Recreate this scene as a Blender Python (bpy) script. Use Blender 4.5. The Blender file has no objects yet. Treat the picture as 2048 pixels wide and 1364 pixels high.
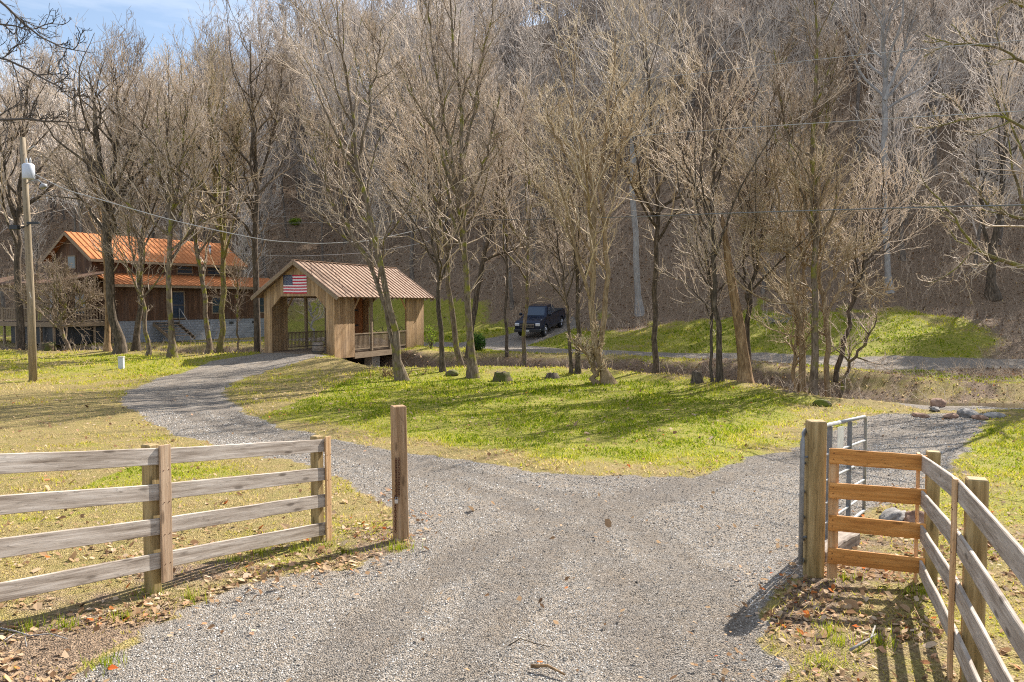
import bpy, bmesh, math, random
import numpy as np
from mathutils import Vector, Matrix
R = math.radians
random.seed(7)
RNG = np.random.default_rng(11)
C = bpy.context.scene.collection

# ------------------------------------------------------------------ camera, sky, sun, exposure
F = 1600.0                      # focal length in photo pixels
PITCH = math.atan(76 / F)       # camera looks slightly down
CAMZ = 2.4
cam_d = bpy.data.cameras.new('camera'); cam = bpy.data.objects.new('camera', cam_d); C.objects.link(cam)
cam_d.lens = F / 2048 * 36; cam_d.sensor_width = 36; cam_d.clip_end = 2000; cam_d.clip_start = 0.1
cam.location = (0, 0, CAMZ); cam.rotation_euler = (R(90) - PITCH, 0, 0)
bpy.context.scene.camera = cam

SUN_AZ, SUN_EL = R(40), R(40)
sv = Vector((math.sin(SUN_AZ) * math.cos(SUN_EL), math.cos(SUN_AZ) * math.cos(SUN_EL), math.sin(SUN_EL)))
sun_d = bpy.data.lights.new('sun', 'SUN'); sun_d.energy = 5.0; sun_d.angle = R(0.4); sun_d.color = (1, .94, .86)
sun = bpy.data.objects.new('sun', sun_d); C.objects.link(sun); sun.rotation_euler = sv.to_track_quat('Z', 'Y').to_euler()
sun.location = (20, 20, 40)
vs = bpy.context.scene.view_settings
vs.view_transform = 'Standard'; vs.look = 'None'; vs.gamma = 1; vs.use_curve_mapping = False
vs.exposure = 1.12

def N(nt, typ, ins=None, **props):
    n = nt.nodes.new(typ)
    for k, v in props.items(): setattr(n, k, v)
    for k, v in (ins or {}).items():
        s = n.inputs[k]
        if isinstance(v, bpy.types.NodeSocket): nt.links.new(v, s)
        else: s.default_value = v
    return n

world = bpy.data.worlds.new("World"); bpy.context.scene.world = world; world.use_nodes = True
wn = world.node_tree; wn.nodes.clear()
sky = N(wn, 'ShaderNodeTexSky'); sky.sky_type = 'NISHITA'; sky.sun_disc = False
sky.sun_elevation = SUN_EL; sky.sun_rotation = SUN_AZ; sky.air_density = 1.0; sky.dust_density = 0.6; sky.ozone_density = 1.2
wc = N(wn, 'ShaderNodeTexCoord')
wm = N(wn, 'ShaderNodeMapping', {'Vector': wc.outputs['Generated'], 'Scale': (1.3, 1.3, 7.0), 'Location': (0.3, .1, .2)})
cn = N(wn, 'ShaderNodeTexNoise', {'Vector': wm.outputs[0], 'Scale': 2.2, 'Detail': 7.0, 'Roughness': .58})
cr = N(wn, 'ShaderNodeMapRange', {'Value': cn.outputs[0], 'From Min': .34, 'From Max': .60, 'To Min': 0.12, 'To Max': .85})
cmx = N(wn, 'ShaderNodeMixRGB', {'Fac': cr.outputs[0], 'Color1': sky.outputs[0], 'Color2': (5.6, 6.1, 6.9, 1)})
bg = N(wn, 'ShaderNodeBackground', {'Color': cmx.outputs[0], 'Strength': 0.082})
wo = N(wn, 'ShaderNodeOutputWorld', {'Surface': bg.outputs[0]})
cy = bpy.context.scene.cycles
cy.use_denoising = False; cy.filter_width = 1.1
cy.max_bounces = 4; cy.diffuse_bounces = 2; cy.glossy_bounces = 2; cy.transmission_bounces = 3; cy.transparent_max_bounces = 6

# ------------------------------------------------------------------ helpers
def tag(o, label=None, cat=None, group=None, kind=None):
    if label: o['label'] = label
    if cat: o['category'] = cat
    if group: o['group'] = group
    if kind: o['kind'] = kind
    return o
def thing(name, label, cat, loc=(0, 0, 0), rz=0, group=None):
    o = bpy.data.objects.new(name, None); C.objects.link(o); o.location = loc; o.rotation_euler = (0, 0, rz)
    o.empty_display_size = .2
    return tag(o, label, cat, group)
def link(name, me, mats, parent=None):
    o = bpy.data.objects.new(name, me); C.objects.link(o)
    for m in (mats if isinstance(mats, (list, tuple)) else [mats]):
        if len(me.materials) < len(mats if isinstance(mats, (list, tuple)) else [mats]): me.materials.append(m)
    if parent is not None: o.parent = parent
    return o
def np_mesh(name, verts, faces, smooth=False, attrs=None, fattr=None):
    """verts (n,3), faces: list of arrays (m,k)"""
    me = bpy.data.meshes.new(name)
    faces = [f for f in (faces if isinstance(faces, list) else [faces]) if len(f)]
    nl = sum(f.size for f in faces); npoly = sum(len(f) for f in faces)
    me.vertices.add(len(verts)); me.vertices.foreach_set('co', np.ascontiguousarray(verts, dtype=np.float32).ravel())
    me.loops.add(nl); me.polygons.add(npoly)
    me.loops.foreach_set('vertex_index', np.concatenate([f.ravel() for f in faces]).astype(np.int32))
    tot = np.concatenate([np.full(len(f), f.shape[1]) for f in faces])
    st = np.concatenate([[0], np.cumsum(tot)[:-1]])
    me.polygons.foreach_set('loop_start', st.astype(np.int32))
    try: me.polygons.foreach_set('loop_total', tot.astype(np.int32))
    except Exception: pass
    me.polygons.foreach_set('use_smooth', np.full(npoly, smooth))
    for k, a in (attrs or {}).items():
        at = me.attributes.new(k, 'FLOAT', 'POINT'); at.data.foreach_set('value', np.asarray(a, dtype=np.float32))
    me.update(); me.validate()
    return me

class MB:
    def __init__(s): s.bm = bmesh.new()
    def box(s, x0, x1, y0, y1, z0, z1, bev=0.0):
        b = s.bm
        v = [b.verts.new((x, y, z)) for z in (z0, z1) for y in (y0, y1) for x in (x0, x1)]
        fs = [b.faces.new([v[i] for i in q]) for q in ((0, 2, 3, 1), (4, 5, 7, 6), (0, 1, 5, 4), (2, 6, 7, 3), (0, 4, 6, 2), (1, 3, 7, 5))]
        if bev:
            ed = {e for f in fs for e in f.edges}
            bmesh.ops.bevel(b, geom=list(ed), offset=bev, segments=1, affect='EDGES')
        return s
    def beam(s, p0, p1, w, h, up=(0, 0, 1)):
        p0, p1 = Vector(p0), Vector(p1); d = (p1 - p0).normalized(); a = d.cross(Vector(up)).normalized(); c = a.cross(d)
        b = s.bm; v = []
        for p in (p0, p1):
            for sa, sc in ((-1, -1), (1, -1), (1, 1), (-1, 1)): v.append(b.verts.new(p + a * sa * w / 2 + c * sc * h / 2))
        for q in ((0, 3, 2, 1), (4, 5, 6, 7), (0, 1, 5, 4), (1, 2, 6, 5), (2, 3, 7, 6), (3, 0, 4, 7)): b.faces.new([v[i] for i in q])
        return s
    def prism(s, pts, off):
        """pts: planar 3D polygon, off: extrusion vector"""
        b = s.bm; off = Vector(off); a = [b.verts.new(p) for p in pts]; c = [b.verts.new(Vector(p) + off) for p in pts]
        b.faces.new(a); b.faces.new(c[::-1]); n = len(pts)
        for i in range(n): b.faces.new([a[i], c[i], c[(i + 1) % n], a[(i + 1) % n]])
        return s
    def quad(s, *pts):
        s.bm.faces.new([s.bm.verts.new(p) for p in pts]); return s
    def tube(s, pts, rad, n=8, caps=True):
        b = s.bm; pts = [Vector(p) for p in pts]; rad = rad if isinstance(rad, (list, tuple)) else [rad] * len(pts)
        rings = []
        for i, p in enumerate(pts):
            t = (pts[min(i + 1, len(pts) - 1)] - pts[max(i - 1, 0)]).normalized()
            ref = Vector((0, 0, 1)) if abs(t.z) < .9 else Vector((1, 0, 0))
            a = t.cross(ref).normalized(); c = a.cross(t)
            rings.append([b.verts.new(p + (a * math.cos(2 * math.pi * k / n) + c * math.sin(2 * math.pi * k / n)) * rad[i]) for k in range(n)])
        for i in range(len(rings) - 1):
            for k in range(n):
                f = b.faces.new([rings[i][k], rings[i][(k + 1) % n], rings[i + 1][(k + 1) % n], rings[i + 1][k]]); f.smooth = True
        if caps: b.faces.new(rings[0][::-1]); b.faces.new(rings[-1])
        return s
    def build(s, name, m, parent=None, bev=0):
        bmesh.ops.recalc_face_normals(s.bm, faces=s.bm.faces[:])
        if bev: bmesh.ops.bevel(s.bm, geom=s.bm.edges[:], offset=bev, segments=2, affect='EDGES')
        me = bpy.data.meshes.new(name); s.bm.to_mesh(me); s.bm.free()
        return link(name, me, m, parent)

def ray(px, py):
    x = (px - 1024) / F; y = (682 - py) / F
    c, s_ = math.cos(PITCH), math.sin(PITCH)
    return np.array([x, c + y * s_, y * c - s_])
def P(px, py, D):
    d = ray(px, py); return Vector((d[0] / d[1] * D, D, CAMZ + d[2] / d[1] * D))
def ground_hit(px, py, dmin=3.0):
    d = ray(px, py); Y = dmin * np.exp(np.arange(0, 1, .0015) * math.log(220 / dmin))
    X = d[0] / d[1] * Y; Z = CAMZ + d[2] / d[1] * Y
    below = Z <= height(X, Y)
    i = int(np.argmax(below)) if below.any() else len(Y) - 1
    return float(X[i]), float(Y[i])

# ------------------------------------------------------------------ terrain as a function
_perm = np.random.default_rng(3).random((256, 256))
def vnoise(x, y):
    xi = np.floor(x).astype(int); yi = np.floor(y).astype(int); fx = x - xi; fy = y - yi
    fx = fx * fx * (3 - 2 * fx); fy = fy * fy * (3 - 2 * fy)
    g = lambda a, b: _perm[a % 256, b % 256]
    return (g(xi, yi) * (1 - fx) + g(xi + 1, yi) * fx) * (1 - fy) + (g(xi, yi + 1) * (1 - fx) + g(xi + 1, yi + 1) * fx) * fy - .5
def fbm(x, y, o=4):
    s = 0; a = 1
    for i in range(o): s = s + a * vnoise(x + 17 * i, y + 31 * i); x = x * 2.03; y = y * 2.03; a *= .5
    return s
def sstep(a, b, x):
    t = np.clip((x - a) / (b - a), 0, 1); return t * t * (3 - 2 * t)
def polydist(X, Y, pts):
    best = np.full(np.shape(X), 1e9); tt = np.zeros(np.shape(X)); n = len(pts) - 1
    for i in range(n):
        ax, ay = pts[i][:2]; bx, by = pts[i + 1][:2]; dx, dy = bx - ax, by - ay
        t = np.clip(((X - ax) * dx + (Y - ay) * dy) / (dx * dx + dy * dy), 0, 1)
        d = np.hypot(X - ax - t * dx, Y - ay - t * dy); m = d < best
        best = np.where(m, d, best); tt = np.where(m, (i + t), tt)
    return best, tt
CREEK = [(-60, 56), (-40, 52), (-27, 49.5), (-19, 48), (-13, 46.4), (-8.0, 44.6), (-5.2, 39.6), (0, 38.6), (5.5, 37.6), (9.5, 34.2), (12.3, 30.5), (13.4, 27.2), (15.5, 25.6), (19, 25.0), (26, 24), (40, 24)]
BEDZ = [-1.5, -1.5, -1.5, -1.5, -1.6, -1.9, -1.9, -1.8, -1.7, -1.6, -1.5, -1.3, -1.22, -1.2, -1.1, -1.1]
LANE = [(-7.6, 50.5), (-5.5, 53), (-2.5, 52.2), (0, 50.2), (2.2, 47.2), (7.6, 44), (12.5, 42), (16.6, 39), (18.2, 35), (16.9, 30), (14.6, 26.2), (13.0, 23.5)]
LANEW = [1.9, 1.9, 2.0, 2.1, 2.1, 2.1, 2.1, 2.1, 1.9, 1.7, 1.7, 1.8]
BRANCH = [(-3.5, 52), (-1.2, 53.5), (.5, 55), (2.6, 58.2)]
HOUSEPATH = [(-7.6, 51), (-10, 56), (-16, 60.5), (-26, 58)]
YB = np.array([-40, 0, 5, 7, 9, 12, 15, 20, 26, 32, 38, 42, 48, 400.]); ZB = np.array([.6, 0, -.05, -.13, -.27, -.37, -.46, -.56, -.62, -.6, -.5, -.42, -.4, -.4])
XL = np.array([-80, -40, -22, -14, -10, -5, 0, 5, 10, 16, 20, 40, 120.]); YL = np.array([72, 70, 68, 58, 54, 53.5, 53, 48.5, 45.5, 41.5, 38.5, 36, 34.])
D0X, D0Y = [-32, -26, -20, -10, -4, 1, 8, 20, 30], [7, 9, 14, 12, 8, 7, 8, 12, 9]
def height(X, Y):
    X = np.asarray(X, float); Y = np.asarray(Y, float)
    h = np.interp(Y, YB, ZB) + .10 * fbm(X * .22, Y * .22, 3) * sstep(9, 16, Y) + .03 * fbm(X * .9, Y * .9, 3)
    d = Y - np.interp(X, XL, YL); d = np.maximum(d, 0)
    g = np.interp(X, [-30, 0, 8, 20], [.05, .12, .13, .19]); d0 = np.interp(X, D0X, D0Y)
    hill = g * np.minimum(d, d0) + np.where(d > d0, .56 * (d - d0) * sstep(0, 6, d - d0), 0)
    az = X / np.maximum(Y, 1)
    cap = np.interp(az, [-.75, -.6, -.45, -.33, -.24, -.12, 0, .7], [17, 18, 20, 27, 42, 62, 78, 84])
    hill = np.where(hill > cap * .7, cap * .7 + cap * .3 * (1 - np.exp(-(hill - cap * .7) / (cap * .3))), hill)
    hill = hill * (1 + .12 * fbm(X * .03 + 5, Y * .03, 3)) + sstep(4, 30, d - d0) * 1.6 * fbm(X * .08, Y * .08, 4)
    h = h + hill
    # track climbing the slope at the right
    # creek
    cd, ct = polydist(X, Y, CREEK); cd = cd + .7 * fbm(X * .35, Y * .35, 3)
    bed = np.interp(ct, np.arange(len(CREEK)), BEDZ)
    ford = np.exp(-((X - 15) ** 2 + (Y - 27) ** 2) / 26.0)
    outer = 2.9 + 3.4 * ford + 1.3 * np.exp(-((X + 5.5) ** 2 + (Y - 38.5) ** 2) / 9.0); inner = 1.1
    w = 1 - sstep(inner, outer, cd)
    h = h * (1 - w) + np.minimum(h, bed + .07 * fbm(X * 1.5, Y * 1.5, 2)) * w
    # low bank crests beside the creek and the mound by the bridge
    cr = np.exp(-((cd - 3.9) / 1.0) ** 2) * (1 - ford) * .16 * sstep(2, 5, np.hypot(X + 5.5, Y - 37))
    h = h + cr * (.6 + fbm(X * .5, Y * .5, 3))
    h = h + .17 * np.exp(-(((X + 4.8) / 1.5) ** 2 + ((Y - 4.2) / 2.0) ** 2))
    h = h + .28 * np.exp(-(((X + 9.0) / 2.6) ** 2 + ((Y - 37.6) / 1.8) ** 2))
    # bridge approaches
    a = np.exp(-(((X + 12.3) / 3.4) ** 2 + ((Y - 40.0) / 2.6) ** 2)) ; h = h + a * .22 * (1 - w)
    return h

# gravel drive outline, traced on the ground
GP = [(120, 1364), (300, 1255), (430, 1195), (560, 1160), (700, 1130), (832, 1093), (800, 1040), (745, 990), (690, 955), (600, 930), (540, 912), (430, 893), (350, 868),
      (295, 843), (245, 805), (262, 780), (330, 754), (420, 724), (515, 709), (548, 704), (655, 712), (600, 724), (540, 740), (480, 759), (448, 780), (455, 800), (500, 830), (560, 852), (640, 872), (720, 888),
      (800, 903), (900, 918), (1000, 935), (1100, 947), (1200, 953), (1300, 955), (1380, 952), (1440, 940), (1520, 915), (1590, 893), (1650, 873), (1700, 850), (1722, 834),
      (1800, 826), (1962, 828), (1968, 845), (1940, 880), (1925, 915), (1895, 950), (1860, 985), (1790, 1005), (1735, 1022), (1700, 1045), (1650, 1100), (1615, 1150), (1570, 1190),
      (1535, 1240), (1520, 1300), (1512, 1364)]
GPW = [(-3.6, -20), (-3.4, 1.0)] + [ground_hit(*p) for p in GP] + [(1.7, 3.0), (2.6, -20)]
def insign(X, Y, poly):
    ins = np.zeros(np.shape(X), bool); n = len(poly)
    for i in range(n):
        ax, ay = poly[i]; bx, by = poly[(i + 1) % n]
        if ay == by: continue
        c = ((ay > Y) != (by > Y)) & (X < (bx - ax) * (Y - ay) / (by - ay) + ax); ins ^= c
    return ins
def cover(X, Y):
    """gravel, green, litter weights on the ground"""
    d, _ = polydist(X, Y, GPW + [GPW[0]]); ins = insign(X, Y, GPW)
    sd = np.where(ins, d, -d)
    ld, lt = polydist(X, Y, LANE); lw = np.interp(lt, np.arange(len(LANE)), LANEW)
    bd, _ = polydist(X, Y, BRANCH); ed, _ = polydist(X, Y, [(12.5, 42), (16.6, 39.5), (20.5, 37.8), (28, 36.5)]); bd = np.minimum(bd, ed + .5); hd, _ = polydist(X, Y, HOUSEPATH)
    sd2 = np.maximum(np.maximum(lw - ld, 2.2 - bd), 1.1 - hd)
    s = np.maximum(sd, sd2)
    nz = fbm(X * 1.3, Y * 1.3, 4) * .30 + fbm(X * 7, Y * 7, 2) * .12
    soft = .10 + .006 * Y
    gravel = sstep(-soft, soft, s + nz)
    gravel = gravel * (1 - .85 * sstep(26, 28.5, Y) * sstep(10, 13, X) * (1 - sstep(34.5, 36.5, Y)))
    cd, _ = polydist(X, Y, CREEK)
    dl = Y - np.interp(X, XL, YL); d0 = np.interp(X, D0X, D0Y)
    big = fbm(X * .28 + 9, Y * .28, 4)
    green = .28 + .75 * sstep(.25, 2.2, -sd) * sstep(10, 14, Y) * sstep(-9.5, -6.5, X)
    green = np.where((X < -6.5) & (Y < 46), -.08 + .72 * sstep(24, 33, Y), green)
    green = np.where((X > 7.6) & (Y < 24) & (Y > 8), .58, green)
    green = np.where(X > 22, green * .0 + .25, green)
    green = green * (1 - .95 * (1 - sstep(2.2, 4.4, cd))) * (1 - .55 * (1 - sstep(4.2, 6.2, cd)))
    between = (cd < 12) & (Y > 38) & (X > -5)
    green = np.where(between & (dl < -1), green * .55, green)
    green = np.where((dl > -1.5) & (X < 28), .92, green)
    green = green + .66 * big + .48 * fbm(X * 1.3, Y * 1.3, 4)
    dirt, _ = polydist(X, Y, [(20, 34), (24.5, 38.5), (27.5, 42), (28.5, 48), (26, 57)])
    green = green * sstep(.8, 2.4, dirt + fbm(X * .6, Y * .6, 3))
    hillm = sstep(-1.0, 2.0, dl - d0 + 5 * fbm(X * .15, Y * .15, 3) + 3 * fbm(X * .6, Y * .6, 3))
    green = green * (1 - hillm)
    litter = np.clip(hillm + (1 - sstep(1.5, 3.8, cd)) + .8 * (1 - sstep(.6, 2.6, dirt)) + .45 * (X > 19) * (dl < -.5) * (Y > 22), 0, 1)
    litter = np.maximum(litter, .38 * sstep(30, 20, Y) * (X < -6) * (Y > 9.5) * sstep(-.1, .35, fbm(X * .35 + 3, Y * .35, 3)) if False else litter)
    gh = sstep(-26, -21, X) * (1 - sstep(-4, 2, X)) * (dl > d0 - 2) * (dl < d0 + 4.5) * (1 - sstep(-3, 0, X))
    green = np.maximum(green, gh * np.clip(.7 + .9 * fbm(X * .5, Y * .5, 3), 0, 1)); litter = litter * (1 - gh * .9)
    litter = np.maximum(litter, .75 * (X > 9) * (Y > 26) * (dl < -1) * np.clip(.7 + 1.2 * fbm(X * .8, Y * .8, 3), 0, 1) * (Y < 41))
    near = (Y < 9.5) & (sd < 0)
    litter = np.where(near, np.clip(.45 * sstep(-2.2, -.2, sd) + .25 + .6 * fbm(X * .9, Y * .9, 3), 0, 1), litter)
    return gravel, np.clip(green, 0, 1), np.clip(litter, 0, 1), s
TRK = [[ground_hit(*p) for p in q] for q in ([(520, 712), (400, 742), (318, 788), (400, 840), (560, 878), (760, 925), (980, 985), (1140, 1060), (1240, 1150), (1290, 1260), (1310, 1364)],
    [(590, 712), (460, 745), (400, 785), (480, 842), (640, 882), (860, 930), (1120, 990), (1300, 1070), (1400, 1170), (1440, 1280), (1450, 1364)],
    [(1880, 845), (1700, 890), (1500, 945), (1300, 1000), (1120, 1080), (1000, 1180), (930, 1290), (900, 1364)],
    [(1800, 838), (1640, 880), (1420, 950), (1180, 1010), (960, 1090), (820, 1190), (720, 1290), (660, 1364)])]
def track(X, Y):
    t = 0
    for q in TRK: t = np.maximum(t, 1 - sstep(.14, .36, polydist(X, Y, q)[0] + .22 * fbm(X * 1.5, Y * 1.5, 2)))
    return t

# ------------------------------------------------------------------ materials
def newmat(name):
    m = bpy.data.materials.new(name); m.use_nodes = True; nt = m.node_tree; nt.nodes.clear()
    return m, nt
def ramp(nt, fac, stops, interp='LINEAR'):
    r = nt.nodes.new('ShaderNodeValToRGB'); nt.links.new(fac, r.inputs[0]); cr_ = r.color_ramp; cr_.interpolation = interp
    while len(cr_.elements) < len(stops): cr_.elements.new(.5)
    for e, (p, c) in zip(cr_.elements, stops): e.position = p; e.color = (c[0], c[1], c[2], 1)
    return r.outputs[0]
def mixc(nt, f, a, b, mode='MIX'):
    n = N(nt, 'ShaderNodeMixRGB', blend_type=mode)
    for k, v in (('Fac', f), ('Color1', a), ('Color2', b)):
        if isinstance(v, bpy.types.NodeSocket): nt.links.new(v, n.inputs[k])
        elif k == 'Fac': n.inputs[k].default_value = v
        else: n.inputs[k].default_value = (v[0], v[1], v[2], 1)
    return n.outputs[0]
def math_(nt, op, a, b=0.0, clamp=False):
    n = N(nt, 'ShaderNodeMath', operation=op, use_clamp=clamp)
    for i, v in enumerate((a, b)):
        if isinstance(v, bpy.types.NodeSocket): nt.links.new(v, n.inputs[i])
        else: n.inputs[i].default_value = v
    return n.outputs[0]
def finish(nt, col, rough=.8, bump=None, bstr=.3, bdist=.02, metal=0.0, spec=.3, **extra):
    b = N(nt, 'ShaderNodeBsdfPrincipled', {'Metallic': metal, 'Specular IOR Level': spec})
    for k, v in (('Base Color', col), ('Roughness', rough)):
        if isinstance(v, bpy.types.NodeSocket): nt.links.new(v, b.inputs[k])
        else: b.inputs[k].default_value = (v[0], v[1], v[2], 1) if k == 'Base Color' else v
    for k, v in extra.items(): b.inputs[k.replace('_', ' ')].default_value = v
    if bump is not None:
        bp = N(nt, 'ShaderNodeBump', {'Height': bump, 'Strength': bstr, 'Distance': bdist}); nt.links.new(bp.outputs[0], b.inputs['Normal'])
    N(nt, 'ShaderNodeOutputMaterial', {'Surface': b.outputs[0]})
def noise(nt, vec, scale, detail=4, rough=.55):
    return N(nt, 'ShaderNodeTexNoise', {'Vector': vec, 'Scale': scale, 'Detail': detail, 'Roughness': rough}).outputs[0]
def mapping(nt, vec, scale=(1, 1, 1), loc=None):
    n = N(nt, 'ShaderNodeMapping', {'Vector': vec, 'Scale': scale})
    if loc is not None: nt.links.new(loc, n.inputs['Location'])
    return n.outputs[0]
def ocoord(nt, shift=True):
    c = N(nt, 'ShaderNodeTexCoord').outputs['Object']
    if shift:
        r = N(nt, 'ShaderNodeObjectInfo').outputs['Random']
        v = N(nt, 'ShaderNodeCombineXYZ', {0: math_(nt, 'MULTIPLY', r, 37.0), 1: math_(nt, 'MULTIPLY', r, 91.0), 2: math_(nt, 'MULTIPLY', r, 53.0)}).outputs[0]
        c = N(nt, 'ShaderNodeVectorMath', {0: c, 1: v}, operation='ADD').outputs[0]
    return c

def m_ground():
    m, nt = newmat('ground_cover'); pos = N(nt, 'ShaderNodeNewGeometry').outputs['Position']
    at = lambda n: N(nt, 'ShaderNodeAttribute', attribute_name=n).outputs['Fac']
    g, gr, li = at('gravel'), at('green'), at('litter')
    n_big = noise(nt, pos, .45, 4); n_mid = noise(nt, pos, 3.5, 5, .6); n_fine = noise(nt, pos, 26, 4, .65); n_x = noise(nt, pos, 90, 2)
    vor = N(nt, 'ShaderNodeTexVoronoi', {'Vector': pos, 'Scale': 70.0}); vor2 = N(nt, 'ShaderNodeTexVoronoi', {'Vector': pos, 'Scale': 34.0})
    vc = N(nt, 'ShaderNodeSeparateColor', {0: vor.outputs['Color']}).outputs[0]; vc2 = N(nt, 'ShaderNodeSeparateColor', {0: vor2.outputs['Color']}).outputs[0]
    st = ramp(nt, vc, [(0, (.10, .092, .082)), (.35, (.24, .22, .195)), (.7, (.38, .35, .31)), (1, (.62, .58, .53))])
    st2 = ramp(nt, vc2, [(0, (.17, .155, .135)), (.5, (.32, .29, .255)), (1, (.50, .46, .41))])
    grav = mixc(nt, .4, st, st2)
    dust = mixc(nt, math_(nt, 'MULTIPLY', ramp(nt, n_mid, [(.35, (0, 0, 0)), (.7, (1, 1, 1))]), .45), grav, (.40, .31, .21))
    grav = mixc(nt, ramp(nt, n_big, [(.42, (0, 0, 0)), (.62, (.45, .45, .45))]), dust, (.25, .22, .19))
    grav = mixc(nt, math_(nt, 'MULTIPLY', at('track'), math_(nt, 'ADD', .30, math_(nt, 'MULTIPLY', n_mid, .5))), grav, mixc(nt, .5, grav, (.10, .09, .085)))  # wheel tracks; shadow among their stones is put into the darker grey
    grav = mixc(nt, 1.0, grav, (.97, .94, .905), 'MULTIPLY')
    lawn = ramp(nt, n_fine, [(.3, (.10, .125, .012)), (.5, (.26, .27, .032)), (.68, (.48, .44, .08))])
    lawn = mixc(nt, ramp(nt, n_mid, [(.40, (0, 0, 0)), (.7, (.75, .75, .75))]), lawn, (.42, .34, .10))
    straw = ramp(nt, n_fine, [(.28, (.15, .10, .04)), (.5, (.36, .26, .11)), (.72, (.58, .45, .23))])
    straw = mixc(nt, ramp(nt, n_mid, [(.35, (.6, .6, .6)), (.65, (0, 0, 0))]), straw, (.24, .22, .06))
    leaf = ramp(nt, n_fine, [(.3, (.05, .036, .026)), (.48, (.20, .135, .085)), (.62, (.40, .28, .18)), (.76, (.62, .48, .34))])
    leaf = mixc(nt, ramp(nt, n_x, [(.45, (0, 0, 0)), (.65, (.5, .5, .5))]), leaf, (.30, .24, .19))
    f1 = ramp(nt, math_(nt, 'ADD', gr, math_(nt, 'MULTIPLY', math_(nt, 'SUBTRACT', n_fine, .5), .9)), [(.3, (0, 0, 0)), (.65, (1, 1, 1))])
    c = mixc(nt, f1, straw, lawn)
    f2 = ramp(nt, math_(nt, 'ADD', li, math_(nt, 'MULTIPLY', math_(nt, 'SUBTRACT', n_mid, .5), .9)), [(.35, (0, 0, 0)), (.7, (1, 1, 1))])
    c = mixc(nt, f2, c, leaf)
    f3 = ramp(nt, math_(nt, 'ADD', g, math_(nt, 'MULTIPLY', math_(nt, 'SUBTRACT', n_fine, .5), .8)), [(.38, (0, 0, 0)), (.62, (1, 1, 1))])
    c = mixc(nt, f3, c, grav)
    bh = math_(nt, 'ADD', math_(nt, 'MULTIPLY', vor.outputs['Distance'], -.9), math_(nt, 'MULTIPLY', n_fine, 1.3))
    finish(nt, c, .92, bh, .9, .035, spec=.15)
    return m
M_GROUND = m_ground()

def m_wood(name, dark, mid, light, axis='x', grain=1.0, knots=True, rough=.75, spec=.2, tint=.25, green=None):
    m, nt = newmat(name); c = ocoord(nt)
    sc = {'x': (1.6, 26, 26), 'y': (26, 1.6, 26), 'z': (26, 26, 1.6)}[axis]
    v = mapping(nt, c, sc)
    wob = N(nt, 'ShaderNodeVectorMath', {0: v, 1: N(nt, 'ShaderNodeTexNoise', {'Vector': mapping(nt, c, tuple(s / 6 for s in sc)), 'Scale': 1.0}).outputs['Color']}, operation='ADD').outputs[0]
    n1 = noise(nt, wob, 1.0 * grain, 6, .65)
    sc2 = {'x': (.5, 7, 7), 'y': (7, .5, 7), 'z': (7, 7, .5)}[axis]
    w = N(nt, 'ShaderNodeTexNoise', {'Vector': mapping(nt, c, sc2), 'Scale': 2.0, 'Detail': 2.0, 'Distortion': 1.2}).outputs[0]
    rings = math_(nt, 'FRACT', math_(nt, 'MULTIPLY', w, 9.0))
    rg = ramp(nt, rings, [(0, (.0, .0, .0)), (.12, (1, 1, 1)), (1, (.7, .7, .7))])
    col = ramp(nt, n1, [(.28, dark), (.5, mid), (.72, light)])
    col = mixc(nt, .55, col, mixc(nt, 1.0, col, rg, 'MULTIPLY'))
    big = noise(nt, c, 1.7, 3); col = mixc(nt, math_(nt, 'MULTIPLY', big, tint * 2), col, dark)
    if knots:
        sk = {'x': (2.2, 8, 8), 'y': (8, 2.2, 8), 'z': (8, 8, 2.2)}[axis]
        k = N(nt, 'ShaderNodeTexVoronoi', {'Vector': mapping(nt, c, sk), 'Scale': 1.0}).outputs['Distance']
        kf = ramp(nt, k, [(.0, (1, 1, 1)), (.10, (.75, .75, .75)), (.16, (0, 0, 0))])
        col = mixc(nt, math_(nt, 'MULTIPLY', kf, .8), col, tuple(x * .45 for x in dark))
    if green:
        z = N(nt, 'ShaderNodeSeparateXYZ', {0: N(nt, 'ShaderNodeTexCoord').outputs['Object']}).outputs[2]
        gf = math_(nt, 'MULTIPLY', math_(nt, 'SUBTRACT', .75, z, True), noise(nt, c, 5, 3), True)
        col = mixc(nt, gf, col, green)
    finish(nt, col, rough, n1, .5, .006, spec=spec)
    return m
M_GREYWOOD = m_wood('weathered_fence_wood', (.18, .135, .10), (.50, .43, .36), (.76, .69, .61), 'x')
M_PANELWOOD = m_wood('orange_panel_wood', (.42, .17, .045), (.68, .31, .085), (.80, .42, .15), 'x', knots=True, tint=.12)  # strong orange board tone, used on the return panel only
M_BATTEN = m_wood('orange_batten_wood', (.42, .20, .07), (.66, .36, .15), (.80, .50, .27), 'z', knots=False, tint=.15)
M_POST = m_wood('treated_post_wood', (.20, .135, .055), (.42, .30, .14), (.58, .44, .23), 'z', tint=.2, green=(.16, .16, .04))
M_GATEPOST = m_wood('brown_gate_post_wood', (.22, .125, .06), (.42, .27, .15), (.60, .43, .28), 'z', tint=.2)
M_POLE = m_wood('utility_pole_wood', (.16, .12, .08), (.34, .27, .18), (.50, .41, .29), 'z', knots=False)
M_DECKWOOD = m_wood('deck_wood', (.15, .10, .07), (.30, .22, .15), (.44, .34, .24), 'x', knots=False)
M_TIE = m_wood('old_timber', (.12, .09, .07), (.30, .24, .19), (.52, .44, .36), 'x')

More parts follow.
